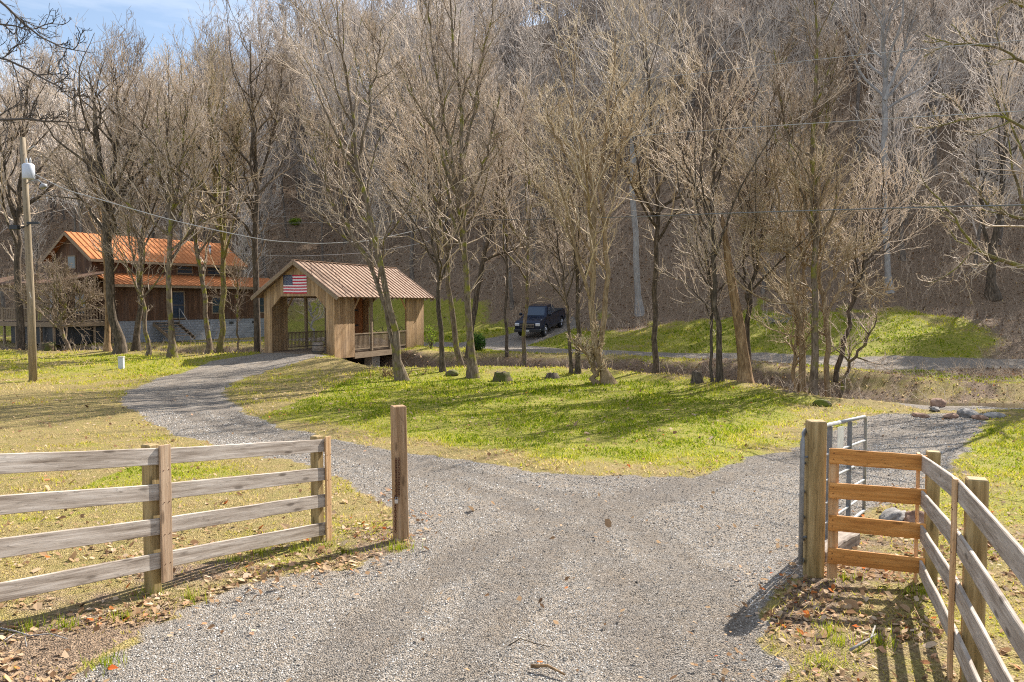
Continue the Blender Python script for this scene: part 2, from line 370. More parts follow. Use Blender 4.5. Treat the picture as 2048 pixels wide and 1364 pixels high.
def m_siding(name, dark, mid, light, bw=.22, gap=.05, k=1.0):
    m, nt = newmat(name); raw = N(nt, 'ShaderNodeTexCoord').outputs['Object']
    xyz = N(nt, 'ShaderNodeSeparateXYZ', {0: raw}); s = math_(nt, 'ADD', xyz.outputs[0], xyz.outputs[1])
    q = math_(nt, 'DIVIDE', s, bw); cell = math_(nt, 'FLOOR', q); fr = math_(nt, 'FRACT', q)
    wnz = N(nt, 'ShaderNodeTexWhiteNoise', {'W': cell}, noise_dimensions='1D').outputs['Value']
    v = N(nt, 'ShaderNodeCombineXYZ', {0: math_(nt, 'MULTIPLY', s, 22.0), 1: math_(nt, 'MULTIPLY', cell, 7.3), 2: math_(nt, 'MULTIPLY', xyz.outputs[2], 1.6)}).outputs[0]
    n1 = noise(nt, v, 1.0, 6, .68)
    col = ramp(nt, n1, [(.28, dark), (.5, mid), (.72, light)])
    col = mixc(nt, math_(nt, 'MULTIPLY', wnz, .55), col, tuple(x * .75 for x in dark))
    stain = noise(nt, mapping(nt, raw, (1.2, 1.2, .5)), 1.5, 4)
    col = mixc(nt, ramp(nt, stain, [(.45, (0, 0, 0)), (.72, (.4, .4, .4))]), col, (.20, .15, .12))
    g1 = math_(nt, 'LESS_THAN', fr, gap)
    col = mixc(nt, math_(nt, 'MULTIPLY', g1, .85), col, (.03, .022, .015))
    h = math_(nt, 'SUBTRACT', math_(nt, 'MULTIPLY', n1, .4), g1)
    finish(nt, col, .8, h, .6, .02, spec=.2); return m
M_BRIDGEWALL = m_siding('bridge_board_siding', (.22, .125, .06), (.52, .335, .175), (.70, .50, .30))
M_BRIDGEIN = m_siding('sunlit_tint_inner_boards', (.24, .085, .03), (.46, .18, .06), (.60, .27, .10))  # redder wall boards; sunlight entering the open side is put into the colour
M_HOUSEWALL = m_siding('house_board_siding', (.06, .032, .02), (.15, .078, .043), (.25, .14, .08), .25)
M_BEAM = m_wood('bridge_frame_wood', (.16, .11, .07), (.34, .25, .16), (.50, .39, .27), 'x', knots=False)

def m_roofmetal(name, a, b, rust, scale=1.0):
    m, nt = newmat(name); c = N(nt, 'ShaderNodeTexCoord').outputs['Object']
    n1 = noise(nt, mapping(nt, c, (7, 1.0, 1.0)), 1.6 * scale, 6, .65); n2 = noise(nt, c, 9, 4, .6)
    col = mixc(nt, ramp(nt, n1, [(.38, (0, 0, 0)), (.62, (1, 1, 1))]), a, b)
    col = mixc(nt, ramp(nt, n2, [(.5, (0, 0, 0)), (.68, (.8, .8, .8))]), col, rust)
    finish(nt, col, .75, n2, .2, .01, metal=.0, spec=.15); return m
M_BRIDGEROOF = m_roofmetal('aged_ribbed_roof_metal', (.38, .27, .195), (.26, .165, .11), (.17, .075, .04))
M_ORANGEROOF = m_roofmetal('orange_roof_metal', (.56, .225, .085), (.46, .17, .06), (.30, .115, .05))
def m_simple(name, col, rough=.6, metal=0.0, spec=.4, var=.25, sc=14, bstr=.1, **ex):
    m, nt = newmat(name); c = ocoord(nt); n1 = noise(nt, c, sc, 4)
    cc = mixc(nt, ramp(nt, n1, [(.35, (0, 0, 0)), (.7, (1, 1, 1))]), col, tuple(x * (1 - var) for x in col))
    finish(nt, cc, rough, n1, bstr, .005, metal=metal, spec=spec, **ex); return m
M_GALV = m_simple('galvanised_steel', (.33, .33, .33), .6, .3, var=.3, sc=22)
M_GALVBAR = m_simple('grey_gate_bar_paint', (.20, .21, .22), .5, .3, var=.3)
M_SIGN = m_simple('pale_sign_plate', (.60, .60, .58), .5)
M_RUST = m_simple('rusty_chain', (.16, .06, .03), .85, .2, var=.5, sc=60)
M_STEEL = m_simple('bright_lock_steel', (.65, .65, .66), .3, .9)
M_TRANSF = m_simple('transformer_paint', (.55, .58, .64), .45, .1, var=.12)
M_DARKMET = m_simple('dark_metal', (.045, .047, .05), .5, .3)
M_WIRE = m_simple('cable_sheath', (.42, .41, .40), .5, .1)
M_WIREDK = m_simple('dark_cable_sheath', (.17, .17, .17), .5, .1)
M_CERAM = m_simple('insulator_ceramic', (.55, .54, .52), .3)
M_BLACK = m_simple('black_rubber', (.02, .02, .021), .8)
M_PAINT = m_simple('truck_dark_blue_paint', (.012, .02, .045), .22, .35, spec=.6, var=.2, bstr=.01)
M_GLASSDK = m_simple('dark_window_glass', (.03, .05, .08), .06, .0, spec=.9, var=.1, bstr=.0)
M_CHROME = m_simple('chrome', (.6, .6, .62), .15, 1.0, bstr=0)
M_LAMP = m_simple('headlamp_glass', (.7, .72, .75), .1, .2)
M_BLOCK = None
def m_block():
    m, nt = newmat('painted_block_foundation'); c = N(nt, 'ShaderNodeTexCoord').outputs['Object']
    xyz = N(nt, 'ShaderNodeSeparateXYZ', {0: c}); s = math_(nt, 'ADD', xyz.outputs[0], xyz.outputs[1])
    v = N(nt, 'ShaderNodeCombineXYZ', {0: s, 1: xyz.outputs[2]}).outputs[0]
    b = N(nt, 'ShaderNodeTexBrick', {'Vector': v, 'Color1': (.36, .38, .41, 1), 'Color2': (.29, .31, .34, 1), 'Mortar': (.17, .17, .17, 1), 'Scale': 1.0, 'Mortar Size': .012, 'Brick Width': .4, 'Row Height': .2})
    n1 = noise(nt, c, 6, 4); col = mixc(nt, math_(nt, 'MULTIPLY', n1, .5), b.outputs[0], (.2, .19, .18))
    finish(nt, col, .9, b.outputs[1], -.3, .01); return m
M_BLOCK = m_block()
M_CONC = m_simple('concrete_pier', (.38, .33, .27), .9, var=.35, sc=7)

def m_bark(name, dark, mid, light, moss=0.0, mossc=(.20, .19, .03)):
    m, nt = newmat(name); c = N(nt, 'ShaderNodeNewGeometry').outputs['Position']
    n1 = noise(nt, mapping(nt, c, (1, 1, .22)), 16, 5, .65); n2 = noise(nt, c, 1.1, 3)
    col = ramp(nt, n1, [(.3, dark), (.5, mid), (.72, light)])
    col = mixc(nt, ramp(nt, n2, [(.35, (0, 0, 0)), (.65, (.45, .45, .45))]), col, dark)
    if moss: col = mixc(nt, ramp(nt, noise(nt, c, 2.6, 4), [(.52 - moss * .2, (0, 0, 0)), (.66, (1, 1, 1))]), col, mossc)
    finish(nt, col, .9, n1, .7, .03, spec=.12); return m
M_BARK = m_bark('grey_brown_bark', (.07, .05, .035), (.19, .145, .10), (.36, .29, .22), .02)
M_BARKDK = m_bark('dark_bark', (.035, .028, .02), (.115, .09, .066), (.26, .205, .155), .0)
M_BARKTAN = m_bark('tan_bark', (.13, .09, .05), (.34, .24, .14), (.52, .40, .26), .0)
M_BARKMOSS = m_bark('mossy_bark', (.07, .055, .03), (.20, .155, .08), (.36, .29, .17), .5)
M_BARKPALE = m_bark('pale_smooth_bark', (.20, .18, .17), (.36, .34, .32), (.50, .48, .46), 0)
M_BARKRED = m_bark('stripped_orange_bark', (.10, .06, .03), (.30, .19, .10), (.52, .36, .20), 0)
def m_twig(name, a, b):
    m, nt = newmat(name); c = N(nt, 'ShaderNodeNewGeometry').outputs['Position']
    r = N(nt, 'ShaderNodeObjectInfo').outputs['Random']
    n1 = math_(nt, 'ADD', math_(nt, 'MULTIPLY', noise(nt, c, .9, 3), .7), math_(nt, 'MULTIPLY', r, .35))
    finish(nt, ramp(nt, n1, [(.3, a), (.75, b)]), .8, spec=.15); return m
M_TWIG = m_twig('near_twigs', (.24, .18, .125), (.72, .58, .44))
M_TWIGGOLD = m_twig('golden_twigs', (.34, .25, .14), (.78, .63, .43))
M_TWIGBACKLIT = m_twig('backlit_dark_twigs', (.05, .042, .036), (.12, .10, .085))  # backlit look of the overhanging limbs, painted in as a dark colour
M_HILLTREE = m_twig('hill_tree_bark', (.26, .215, .175), (.82, .71, .61))

def m_leafy(name, stops, trans=.25, attr='tint'):
    m, nt = newmat(name); t = N(nt, 'ShaderNodeAttribute', attribute_name=attr).outputs['Fac']
    col = ramp(nt, t, stops)
    d = N(nt, 'ShaderNodeBsdfDiffuse', {'Color': col}); tr = N(nt, 'ShaderNodeBsdfTranslucent', {'Color': col})
    mx = N(nt, 'ShaderNodeMixShader', {0: trans, 1: d.outputs[0], 2: tr.outputs[0]})
    N(nt, 'ShaderNodeOutputMaterial', {'Surface': mx.outputs[0]}); return m
M_GRASS = m_leafy('grass_blades', [(0, (.09, .16, .010)), (.3, (.28, .34, .02)), (.6, (.55, .50, .06)), (.8, (.54, .42, .16)), (1, (.66, .52, .28))], .45)
M_LEAF = m_leafy('dead_leaves', [(0, (.10, .06, .035)), (.3, (.26, .15, .08)), (.55, (.42, .28, .16)), (.8, (.62, .48, .34)), (.93, (.50, .17, .05)), (1, (.60, .14, .04))], .2)
M_STONE = m_leafy('gravel_stones', [(0, (.03, .029, .027)), (.3, (.135, .128, .118)), (.6, (.305, .283, .253)), (.85, (.52, .485, .435)), (1, (.84, .80, .74))], .0)
M_FOLIAGE = m_leafy('evergreen_foliage', [(0, (.015, .04, .012)), (.5, (.045, .10, .025)), (1, (.12, .20, .04))], .3)
M_YGREEN = m_leafy('yellow_green_foliage', [(0, (.10, .18, .02)), (1, (.34, .45, .05))], .4)
M_ORANGELF = m_leafy('orange_dead_foliage', [(0, (.32, .13, .05)), (1, (.62, .30, .12))], .3)
def m_rock(name, a, b, moss=None):
    m, nt = newmat(name); c = ocoord(nt); n1 = noise(nt, c, 5, 6, .65)
    col = ramp(nt, n1, [(.35, a), (.65, b)])
    if moss: col = mixc(nt, ramp(nt, noise(nt, c, 2.2, 4), [(.42, (0, 0, 0)), (.58, (1, 1, 1))]), col, moss)
    finish(nt, col, .9, n1, .8, .05, spec=.2); return m
M_ROCK = m_rock('grey_rock', (.16, .15, .14), (.38, .35, .32))
M_ROCKMOSS = m_rock('mossy_rock', (.08, .06, .04), (.24, .19, .13), (.12, .14, .02))
M_ROCKRED = m_rock('red_brown_rock', (.16, .09, .06), (.40, .26, .19))
M_STUMP = m_rock('stump_wood', (.04, .03, .02), (.17, .12, .075), (.08, .085, .02))
def m_water():
    m, nt = newmat('creek_water'); c = N(nt, 'ShaderNodeNewGeometry').outputs['Position']
    n1 = noise(nt, c, 7, 3); finish(nt, (.055, .042, .028), .06, n1, .25, .03, spec=.6, IOR=1.33); return m
M_WATER = m_water()

# ------------------------------------------------------------------ ground, driveway, lane, creek
def build_ground():
    ys = np.concatenate([[-30, -12, -4, 0, 1.5], 2.5 * np.exp(np.arange(0, math.log(240 / 2.5), .0062))])
    us = np.linspace(-1, 1, 640); us = us * (.62 + .38 * np.abs(us) ** 2)   # denser in the middle
    Yg, Ug = np.meshgrid(ys, us, indexing='ij'); W = np.maximum(Yg, 0) * 1.05 + 7
    Xg = Ug * W
    X, Y = Xg.ravel(), Yg.ravel(); Z = height(X, Y); g, gr, li, s = cover(X, Y); tk = track(X, Y)
    Z = Z - .018 * tk + .006 * (vnoise(X * 19, Y * 19) + vnoise(X * 43, Y * 43)) * (Y < 26) - .015 * g * (Y < 30)
    nr, nc = Yg.shape; idx = np.arange(nr * nc).reshape(nr, nc)
    q = np.stack([idx[:-1, :-1], idx[:-1, 1:], idx[1:, 1:], idx[1:, :-1]], -1).reshape(-1, 4)
    gc = g[q].mean(1); yc = Y[q].mean(1); xc = X[q].mean(1)
    V = np.stack([X, Y, Z], -1)
    far = (yc > 25.8)
    def sub(name, mask, label=None):
        f = q[mask]; u, inv = np.unique(f, return_inverse=True)
        me = np_mesh(name, V[u], inv.reshape(-1, 4), True, {'gravel': g[u], 'green': gr[u], 'litter': li[u], 'track': tk[u]})
        return tag(link(name, me, M_GROUND), kind='structure')
    sub('ground', gc <= .5); sub('gravel_driveway', (gc > .5) & ~far | (gc > .5) & far & (xc < -9) & (yc < 46)); sub('gravel_lane', (gc > .5) & far & ~((xc < -9) & (yc < 46)))
build_ground()
def build_water():
    pts = np.array(CREEK); V = []; n = len(pts)
    for i in range(n):
        t = pts[min(i + 1, n - 1)] - pts[max(i - 1, 0)]; t = t / np.hypot(*t); nn = np.array([-t[1], t[0]])
        for k in np.linspace(-2.2, 2.2, 5): V.append((*(pts[i] + nn * k), BEDZ[i] + .15))
    idx = np.arange(n * 5).reshape(n, 5); q = np.stack([idx[:-1, :-1], idx[1:, :-1], idx[1:, 1:], idx[:-1, 1:]], -1).reshape(-1, 4)
    tag(link('creek_water', np_mesh('creek_water', np.array(V), q), M_WATER), kind='structure')
build_water()
def hz(x, y): return float(height(np.array([x]), np.array([y]))[0])

# ------------------------------------------------------------------ scattered ground cover
def logpts(n, y0, y1, umax=.72):
    Y = y0 * (y1 / y0) ** RNG.random(n); X = (RNG.random(n) * 2 - 1) * umax * (Y + 1.0); return X, Y
def build_grass():
    X, Y = logpts(520000, 4.2, 60); g, gr, li, s = cover(X, Y)
    near = Y < 10
    cl = fbm(X * 2.2, Y * 2.2, 3)
    pr = np.where(g > .45, .0, .12 + .95 * gr) * (1 - .82 * li) * np.clip(.75 + 1.3 * cl, .1, 1.3)
    pr = np.where((g > .2) & (g < .6), .06, pr)
    k = RNG.random(len(X)) < pr; X, Y, gr = X[k], Y[k], gr[k]; n = len(X)
    Z = height(X, Y) - .008
    hh = (.020 + .0014 * Y) * RNG.uniform(.4, 1.7, n) * np.clip(1 + 1.2 * fbm(X * 1.1, Y * 1.1, 2), .5, 1.8); w = (.0028 + .00075 * Y) * RNG.uniform(.7, 1.3, n)
    a = RNG.random(n) * 2 * np.pi; l = RNG.uniform(.2, 1.1, n) * hh; b = RNG.random(n) * 2 * np.pi
    p0 = np.stack([X - np.cos(a) * w, Y - np.sin(a) * w, Z], -1); p1 = np.stack([X + np.cos(a) * w, Y + np.sin(a) * w, Z], -1)
    p2 = np.stack([X + np.cos(b) * l, Y + np.sin(b) * l, Z + hh], -1)
    t = np.clip(RNG.normal(.95 - .72 * gr, .16), 0, 1)
    V = np.stack([p0, p1, p2], 1).reshape(-1, 3)
    me = np_mesh('grass', V, np.arange(n * 3).reshape(-1, 3), False, {'tint': np.repeat(t, 3)})
    tag(link('grass', me, M_GRASS), 'short winter grass, green and straw coloured, over the lawns', 'grass', kind='stuff')
    # taller tufts by the fence and gate posts
    V = []; T = []
    spots = [(470, 1125), (520, 1110), (650, 1095), (800, 1098), (300, 1190), (690, 1110), (1680, 1290), (1640, 1330), (1690, 1160), (1760, 1290), (1820, 1190), (250, 1240), (130, 1255), (60, 1260), (1655, 1265), (1850, 1190), (210, 1330), (780, 1100), (600, 1105), (380, 1200)]
    for px, py in spots:
        cx, cy = ground_hit(px, py)
        for i in range(70):
            r = abs(random.gauss(0, .09)); a = random.random() * 6.28; x, y = cx + r * math.cos(a) * 1.3, cy + r * math.sin(a); z = hz(x, y) - .01
            h_ = random.uniform(.04, .13); a2 = random.random() * 6.28; l = random.uniform(0, .06); w = .0035; a3 = random.random() * 6.28
            V += [(x - w * math.cos(a3), y - w * math.sin(a3), z), (x + w * math.cos(a3), y + w * math.sin(a3), z), (x + l * math.cos(a2), y + l * math.sin(a2), z + h_)]
            T += [random.uniform(.1, .5)] * 3
    me = np_mesh('grass_tufts', np.array(V), np.arange(len(V)).reshape(-1, 3), False, {'tint': np.array(T)})
    tag(link('grass_tufts', me, M_GRASS), 'longer green grass tufts around the fence and gate posts', 'grass', kind='stuff')
build_grass()
def flecks(X, Y, size, tint, name, mat_, label, cat, lift=.01, curl=.5):
    n = len(X); Z = height(X, Y) + lift
    a = RNG.random(n) * 2 * np.pi; tilt = RNG.normal(0, .38, (n, 2))
    # 5-vertex leaf: tip, base, two sides, plus folded middle
    loc = np.array([[-1, 0, 0], [-.2, -.62, .25], [.35, -.5, .3], [1, 0, .15], [.3, .55, .3], [-.25, .6, .22]])
    loc = loc[None] * np.ones((n, 1, 1)) * RNG.uniform(.7, 1.3, (n, 6, 1)); loc[:, :, 2] *= curl * RNG.uniform(-.4, 1.6, (n, 1))
    x = loc[:, :, 0] * size[:, None]; y = loc[:, :, 1] * size[:, None]; z = loc[:, :, 2] * size[:, None] + x * tilt[:, :1] + y * tilt[:, 1:]
    ca, sa = np.cos(a)[:, None], np.sin(a)[:, None]
    V = np.stack([X[:, None] + x * ca - y * sa, Y[:, None] + x * sa + y * ca, Z[:, None] + z + .2 * size[:, None]], -1).reshape(-1, 3)
    b = (np.arange(n) * 6)[:, None]; f = np.concatenate([b + np.array([[0, 1, 2, 3]]), b + np.array([[0, 3, 4, 5]])])
    me = np_mesh(name, V, f, False, {'tint': np.repeat(tint, 6)})
    tag(link(name, me, mat_), label, cat, kind='stuff')
def build_leaves():
    X, Y = logpts(95000, 4.2, 34); g, gr, li, s = cover(X, Y)
    pr = np.where(g > .6, .014, .17 + .75 * li) + .35 * np.exp(-(s / .35) ** 2) * (Y < 12)
    pr *= np.clip(.6 + 1.6 * fbm(X * 1.6, Y * 1.6, 3), .05, 1.6) * np.where((g < .4) & (Y < 10), 1.25, .8)
    k = RNG.random(len(X)) < pr; X, Y = X[k], Y[k]; n = len(X)
    size = RNG.uniform(.012, .034, n) * (.8 + .03 * Y) * np.where(RNG.random(n) < .04, 1.9, 1)
    t = np.clip(RNG.normal(.52, .22, n), 0, .86); big = RNG.random(n) < .035; t[big] = RNG.uniform(.88, 1, big.sum())
    flecks(X, Y, size, t, 'fallen_leaves', M_LEAF, 'dry curled brown leaves lying on the grass and verges', 'leaves')
    # leaf litter on banks and hill
    X, Y = logpts(90000, 24, 150); g, gr, li, s = cover(X, Y); k = (RNG.random(len(X)) < li * .9) & (g < .3); X, Y = X[k], Y[k]; n = len(X)
    size = RNG.uniform(.5, 1.2, n) * (.0015 * Y)
    flecks(X, Y, size, np.clip(RNG.normal(.42, .2, n), 0, .84), 'leaf_litter', M_LEAF, 'brown leaf litter on the creek banks and hillside', 'leaves', .02, .9)
build_leaves()
def build_stones():
    X, Y = logpts(760000, 4.3, 22, .66); g, gr, li, s = cover(X, Y)
    k = RNG.random(len(X)) < np.where(g > .55, .62 - .35 * track(X, Y), .03 * (s > -.5)); X, Y = X[k], Y[k]; n = len(X)
    sz = RNG.uniform(.5, 1.25, n) ** 1.5 * (.0026 + .00055 * Y)
    big = RNG.random(n) < .01; sz[big] *= 1.7
    o = np.array([[1, 0, 0], [0, 1, 0], [-1, 0, 0], [0, -1, 0], [0, 0, .75], [0, 0, -.6]], float)
    V = o[None] * RNG.uniform(.55, 1.25, (n, 6, 1)); a = RNG.random(n) * 6.28; ca, sa = np.cos(a)[:, None], np.sin(a)[:, None]
    x = V[:, :, 0] * ca - V[:, :, 1] * sa; y = V[:, :, 0] * sa + V[:, :, 1] * ca; z = V[:, :, 2] + .25 * V[:, :, 0] * RNG.normal(0, 1, (n, 1))
    Z = height(X, Y) - .015
    V = np.stack([X[:, None] + x * sz[:, None], Y[:, None] + y * sz[:, None], Z[:, None] + (z * .8 + .35) * sz[:, None]], -1).reshape(-1, 3)
    b = (np.arange(n) * 6)[:, None]; f = np.concatenate([b + np.array([[i, (i + 1) % 4, 4]]) for i in range(4)] )
    t = np.clip(RNG.normal(.60, .27, n) - .22 * track(X, Y) + .12 * fbm(X * .5, Y * .5, 3), 0, 1)
    me = np_mesh('gravel_stones', V, f, False, {'tint': np.repeat(t, 6)})
    tag(link('gravel_stones', me, M_STONE), 'loose pale gravel stones over the driveway surface', 'gravel', kind='stuff')
build_stones()

# ------------------------------------------------------------------ trees
def norm(v): return v / np.maximum(np.linalg.norm(v, axis=-1, keepdims=True), 1e-9)
def tubes(Pt, Rd, n):
    B, K, _ = Pt.shape
    T = np.empty_like(Pt); T[:, 1:-1] = Pt[:, 2:] - Pt[:, :-2]; T[:, 0] = Pt[:, 1] - Pt[:, 0]; T[:, -1] = Pt[:, -1] - Pt[:, -2]
    T = norm(T); ref = norm(np.array([.83, .35, .12]) + 0 * T); a = norm(np.cross(T, ref)); b = np.cross(T, a)
    ang = np.arange(n) * 2 * np.pi / n
    V = Pt[:, :, None] + (a[:, :, None] * np.cos(ang)[None, None, :, None] + b[:, :, None] * np.sin(ang)[None, None, :, None]) * Rd[:, :, None, None]
    idx = np.arange(B * K * n).reshape(B, K, n); i0 = idx[:, :-1]; i1 = idx[:, 1:]
    f = np.stack([i0, np.roll(i0, -1, 2), np.roll(i1, -1, 2), i1], -1).reshape(-1, 4)
    return V.reshape(-1, 3), f
def grow(Pp, Rp, n, K, t0, t1, lenf, ang, up, wig, rf, rmin, rng, absl=None, taper=.55):
    B, Kp, _ = Pp.shape
    t = (np.arange(n)[None] + rng.random((B, n))) / n * (t1 - t0) + t0; pos = t * (Kp - 1); i = np.minimum(pos.astype(int), Kp - 2); f = (pos - i)[..., None]
    bi = np.arange(B)[:, None]
    st = Pp[bi, i] * (1 - f) + Pp[bi, i + 1] * f; tan = norm(Pp[bi, i + 1] - Pp[bi, i]); r0 = (Rp[bi, i] * (1 - f[..., 0]) + Rp[bi, i + 1] * f[..., 0]) * rf
    Lp = np.linalg.norm(np.diff(Pp, axis=1), axis=-1).sum(1)[:, None] if absl is None else absl
    L = Lp * lenf * (1 - taper * (t - t0) / max(t1 - t0, .01)) * rng.uniform(.65, 1.3, (B, n))
    st = st.reshape(-1, 3); tan = tan.reshape(-1, 3); r0 = np.maximum(r0.reshape(-1), rmin); L = L.reshape(-1); M = len(st)
    a = norm(np.cross(tan, norm(rng.normal(size=(M, 3))))); an = rng.uniform(ang[0], ang[1], (M, 1))
    d = tan * np.cos(an) + a * np.sin(an); out = [st]; p = st
    for k in range(K - 1):
        d = norm(d + np.array([0, 0, up]) / (K - 1) + wig * rng.normal(size=(M, 3))); p = p + d * (L / (K - 1))[:, None]; out.append(p)
    Pn = np.stack(out, 1); tt = np.linspace(0, 1, K)[None]
    Rn = np.maximum(r0[:, None] * (1 - .85 * tt), rmin * (1 - .35 * tt))
    return Pn, Rn
class Acc:
    def __init__(s): s.V = []; s.F = []; s.n = 0
    def add(s, vf): s.V.append(vf[0]); s.F.append(vf[1] + s.n); s.n += len(vf[0])
    def mesh(s, name, smooth=True): return np_mesh(name, np.concatenate(s.V), np.concatenate(s.F), smooth)
def resample(pts, rad, K, rng, jit=.0):
    pts = np.array(pts, float); rad = np.array(rad, float); seg = np.linalg.norm(np.diff(pts, axis=0), axis=1); s = np.concatenate([[0], np.cumsum(seg)])
    # smooth by Catmull-like interpolation on a fine grid
    t = np.linspace(0, s[-1], K); Q = np.stack([np.interp(t, s, pts[:, k]) for k in range(3)], -1)
    Q[1:-1] = Q[1:-1] * .5 + (Q[:-2] + Q[2:]) * .25
    Q[1:-1] += rng.normal(0, jit, (K - 2, 3)) * [1, 1, .2]
    return Q, np.interp(t, s, rad)
def near_tree(label, stems, D, bark, twig, seed, n1=22, t0=.36, len1=.34, ang=(.45, .95), up=.9, tw=1.0, group=None, cat='tree', kind_name='bare_tree', rmin=.0082, snag=False, flare=1.75, l3=4, l4=1):
    """stems: list of [(px, py, width_px), ...]; the first starts on the ground"""
    rng = np.random.default_rng(seed); K = 16
    base = P(stems[0][0][0], stems[0][0][1], D); bx, by = base.x, base.y; bz = hz(bx, by)
    root = thing(kind_name, label, cat, (bx, by, bz), 0, group); off = np.array([bx, by, bz])
    Ps, Rs = [], []
    tr = Acc(); cr_ = Acc()
    for si, st in enumerate(stems):
        pts = []; rad = []; n = len(st); drift = rng.uniform(-.10, .10)
        d0 = 0
        if si > 0:    # start at the depth of the first stem at that point
            d0 = 0
        for i, (x, y, w) in enumerate(st):
            dd = D + (0 if snag else drift * i + (rng.uniform(-.5, .5) * i / n if i else 0))
            p = P(x, y, dd); pts.append(p); rad.append(max(w / F * D / 2, rmin * 1.3))
        if pts[0].z < bz + .8:
            p0 = pts[0]; g0 = hz(p0.x, p0.y); rad0 = rad[0]
            pts[0] = Vector((p0.x, p0.y, g0 - .25)); pts.insert(1, Vector((p0.x + (pts[1].x - p0.x) * .04, p0.y, g0 + .22))); rad.insert(1, rad0 * 1.08); rad[0] = rad0 * flare
        Q, Rr = resample([tuple(p) for p in pts], rad, K, rng, .005 if snag else .02 + .0008 * D); Q[0] = pts[0]; Ps.append(Q); Rs.append(Rr)
        # fine trunk
    PP = np.stack(Ps); RR = np.stack(Rs)
    tr.add(tubes(PP - off, RR, 8))
    if not snag:
        n1 = max(6, int(round(n1 * min(1, (1.9 / len(stems)) ** .5))))
        H = np.linalg.norm(np.diff(PP, axis=1), axis=-1).sum(1)[:, None]
        P1, R1 = grow(PP, RR, n1, 10, t0, .98, len1 * 1.35, ang, up * 1.1, .15, .62, rmin * 2.2, rng)
        tr.add(tubes(P1 - off, R1, 5))
        P2, R2 = grow(P1, R1, 7, 7, .12, .98, .62 * tw, (.4, 1.0), up * .7, .19, .6, rmin * 1.5, rng)
        P2b, R2b = grow(PP, RR, 16, 7, t0 * .8, .99, .09, (.5, 1.2), .7, .16, .3, rmin * 1.1, rng)
        P2 = np.concatenate([P2, P2b]); R2 = np.concatenate([R2, R2b])
        P3, R3 = grow(P2, R2, l3, 5, .12, .98, .62, (.35, .9), up * .6, .24, .6, rmin * .92, rng)
        P4, R4 = grow(P3, R3, l4, 3, .2, .9, .6, (.35, .9), .3, .2, .7, rmin * .85, rng)
        for (a, b) in ((P2, R2), (P3, R3), (P4, R4)): cr_.add(tubes(a - off, b, 3))
        link('crown', cr_.mesh('crown'), twig, root)
    link('trunk', tr.mesh('trunk'), bark, root)
    return root
G = 'bare trees along the creek'
near_tree('tall dark tree with ivy tinged bark standing behind the utility pole', [[(42, 700, 15), (36, 560, 13), (34, 480, 12), (39, 415, 9), (46, 300, 7), (50, 230, 4), (56, 160, 2)], [(36, 470, 8), (20, 380, 6), (0, 280, 4), (-20, 180, 2)]], 50, M_BARKDK, M_TWIG, 1, group=G)
near_tree('small low spreading tree in front of the deck', [[(148, 705, 8), (128, 675, 7), (118, 650, 6), (130, 615, 4), (150, 570, 3)], [(118, 652, 5), (100, 620, 4), (75, 590, 3), (60, 560, 2)], [(124, 640, 4), (160, 610, 3), (190, 590, 2)], [(120, 648, 4), (112, 600, 3), (104, 540, 2)]], 47.5, M_BARK, M_TWIG, 2, n1=20, t0=.3, len1=.5, up=.5, ang=(.5, 1.2), group=G, l3=5)
near_tree('big dark forked tree in front of the house roof', [[(240, 713, 19), (228, 655, 17), (222, 613, 16), (214, 500, 16), (214, 430, 14), (208, 350, 10), (195, 260, 8), (184, 190, 4), (176, 140, 2)], [(214, 440, 11), (228, 350, 9), (238, 250, 7), (236, 190, 5), (232, 135, 2)], [(214, 400, 8), (245, 340, 6), (280, 270, 4), (300, 180, 2)], [(213, 470, 7), (180, 420, 5), (140, 370, 3.5), (110, 310, 2)]], 44, M_BARKDK, M_TWIG, 3, n1=24, group=G)
near_tree('slim reddish trunk left beside the big dark forked tree', [[(216, 711, 12), (214, 640, 10), (213, 560, 8), (206, 480, 6), (196, 400, 4), (190, 330, 2)]], 44.4, M_BARKRED, M_TWIG, 4, n1=12, group=G)
near_tree('dark trunk behind the slanted branches in front of the porch steps', [[(272, 713, 13), (276, 650, 11), (283, 560, 8), (284, 480, 7), (300, 400, 5), (318, 310, 4), (330, 220, 2)], [(284, 520, 6), (262, 440, 4), (262, 350, 3), (270, 270, 2)]], 45, M_BARKDK, M_TWIG, 5, n1=20, group=G)
near_tree('grey trunk leaning slightly left beside the porch steps', [[(296, 716, 9), (291, 670, 8), (286, 610, 7), (276, 560, 5), (262, 500, 4), (250, 430, 2)]], 43, M_BARK, M_TWIG, 6, n1=14, group=G)
near_tree('straight pale grey trunk in front of the house windows', [[(344, 724, 16), (341, 660, 11), (341, 560, 10), (343, 446, 9), (336, 340, 6), (332, 250, 4), (328, 190, 2)], [(343, 455, 6), (356, 380, 5), (368, 280, 4), (372, 180, 2)], [(343, 430, 5), (320, 360, 4), (296, 280, 2.5)]], 41.5, M_BARK, M_TWIG, 7, n1=20, group=G)
near_tree('thin pale trunk leaning left across the roof vent', [[(418, 713, 11), (412, 640, 9), (408, 585, 9), (397, 520, 8), (384, 457, 6), (372, 400, 5), (360, 330, 3), (352, 260, 2)]], 44, M_BARK, M_TWIG, 8, n1=16, group=G)
near_tree('yellow mossy tree at the right end of the house roof', [[(446, 710, 14), (437, 680, 11), (442, 640, 11), (446, 580, 10), (448, 500, 9), (441, 440, 8), (434, 400, 7), (426, 310, 6), (421, 240, 4), (420, 170, 2)], [(448, 480, 6), (452, 400, 5), (466, 330, 4), (480, 240, 2)], [(445, 440, 5), (410, 380, 4), (380, 320, 3), (355, 250, 2)]], 45, M_BARKMOSS, M_TWIGGOLD, 9, n1=22, group=G)
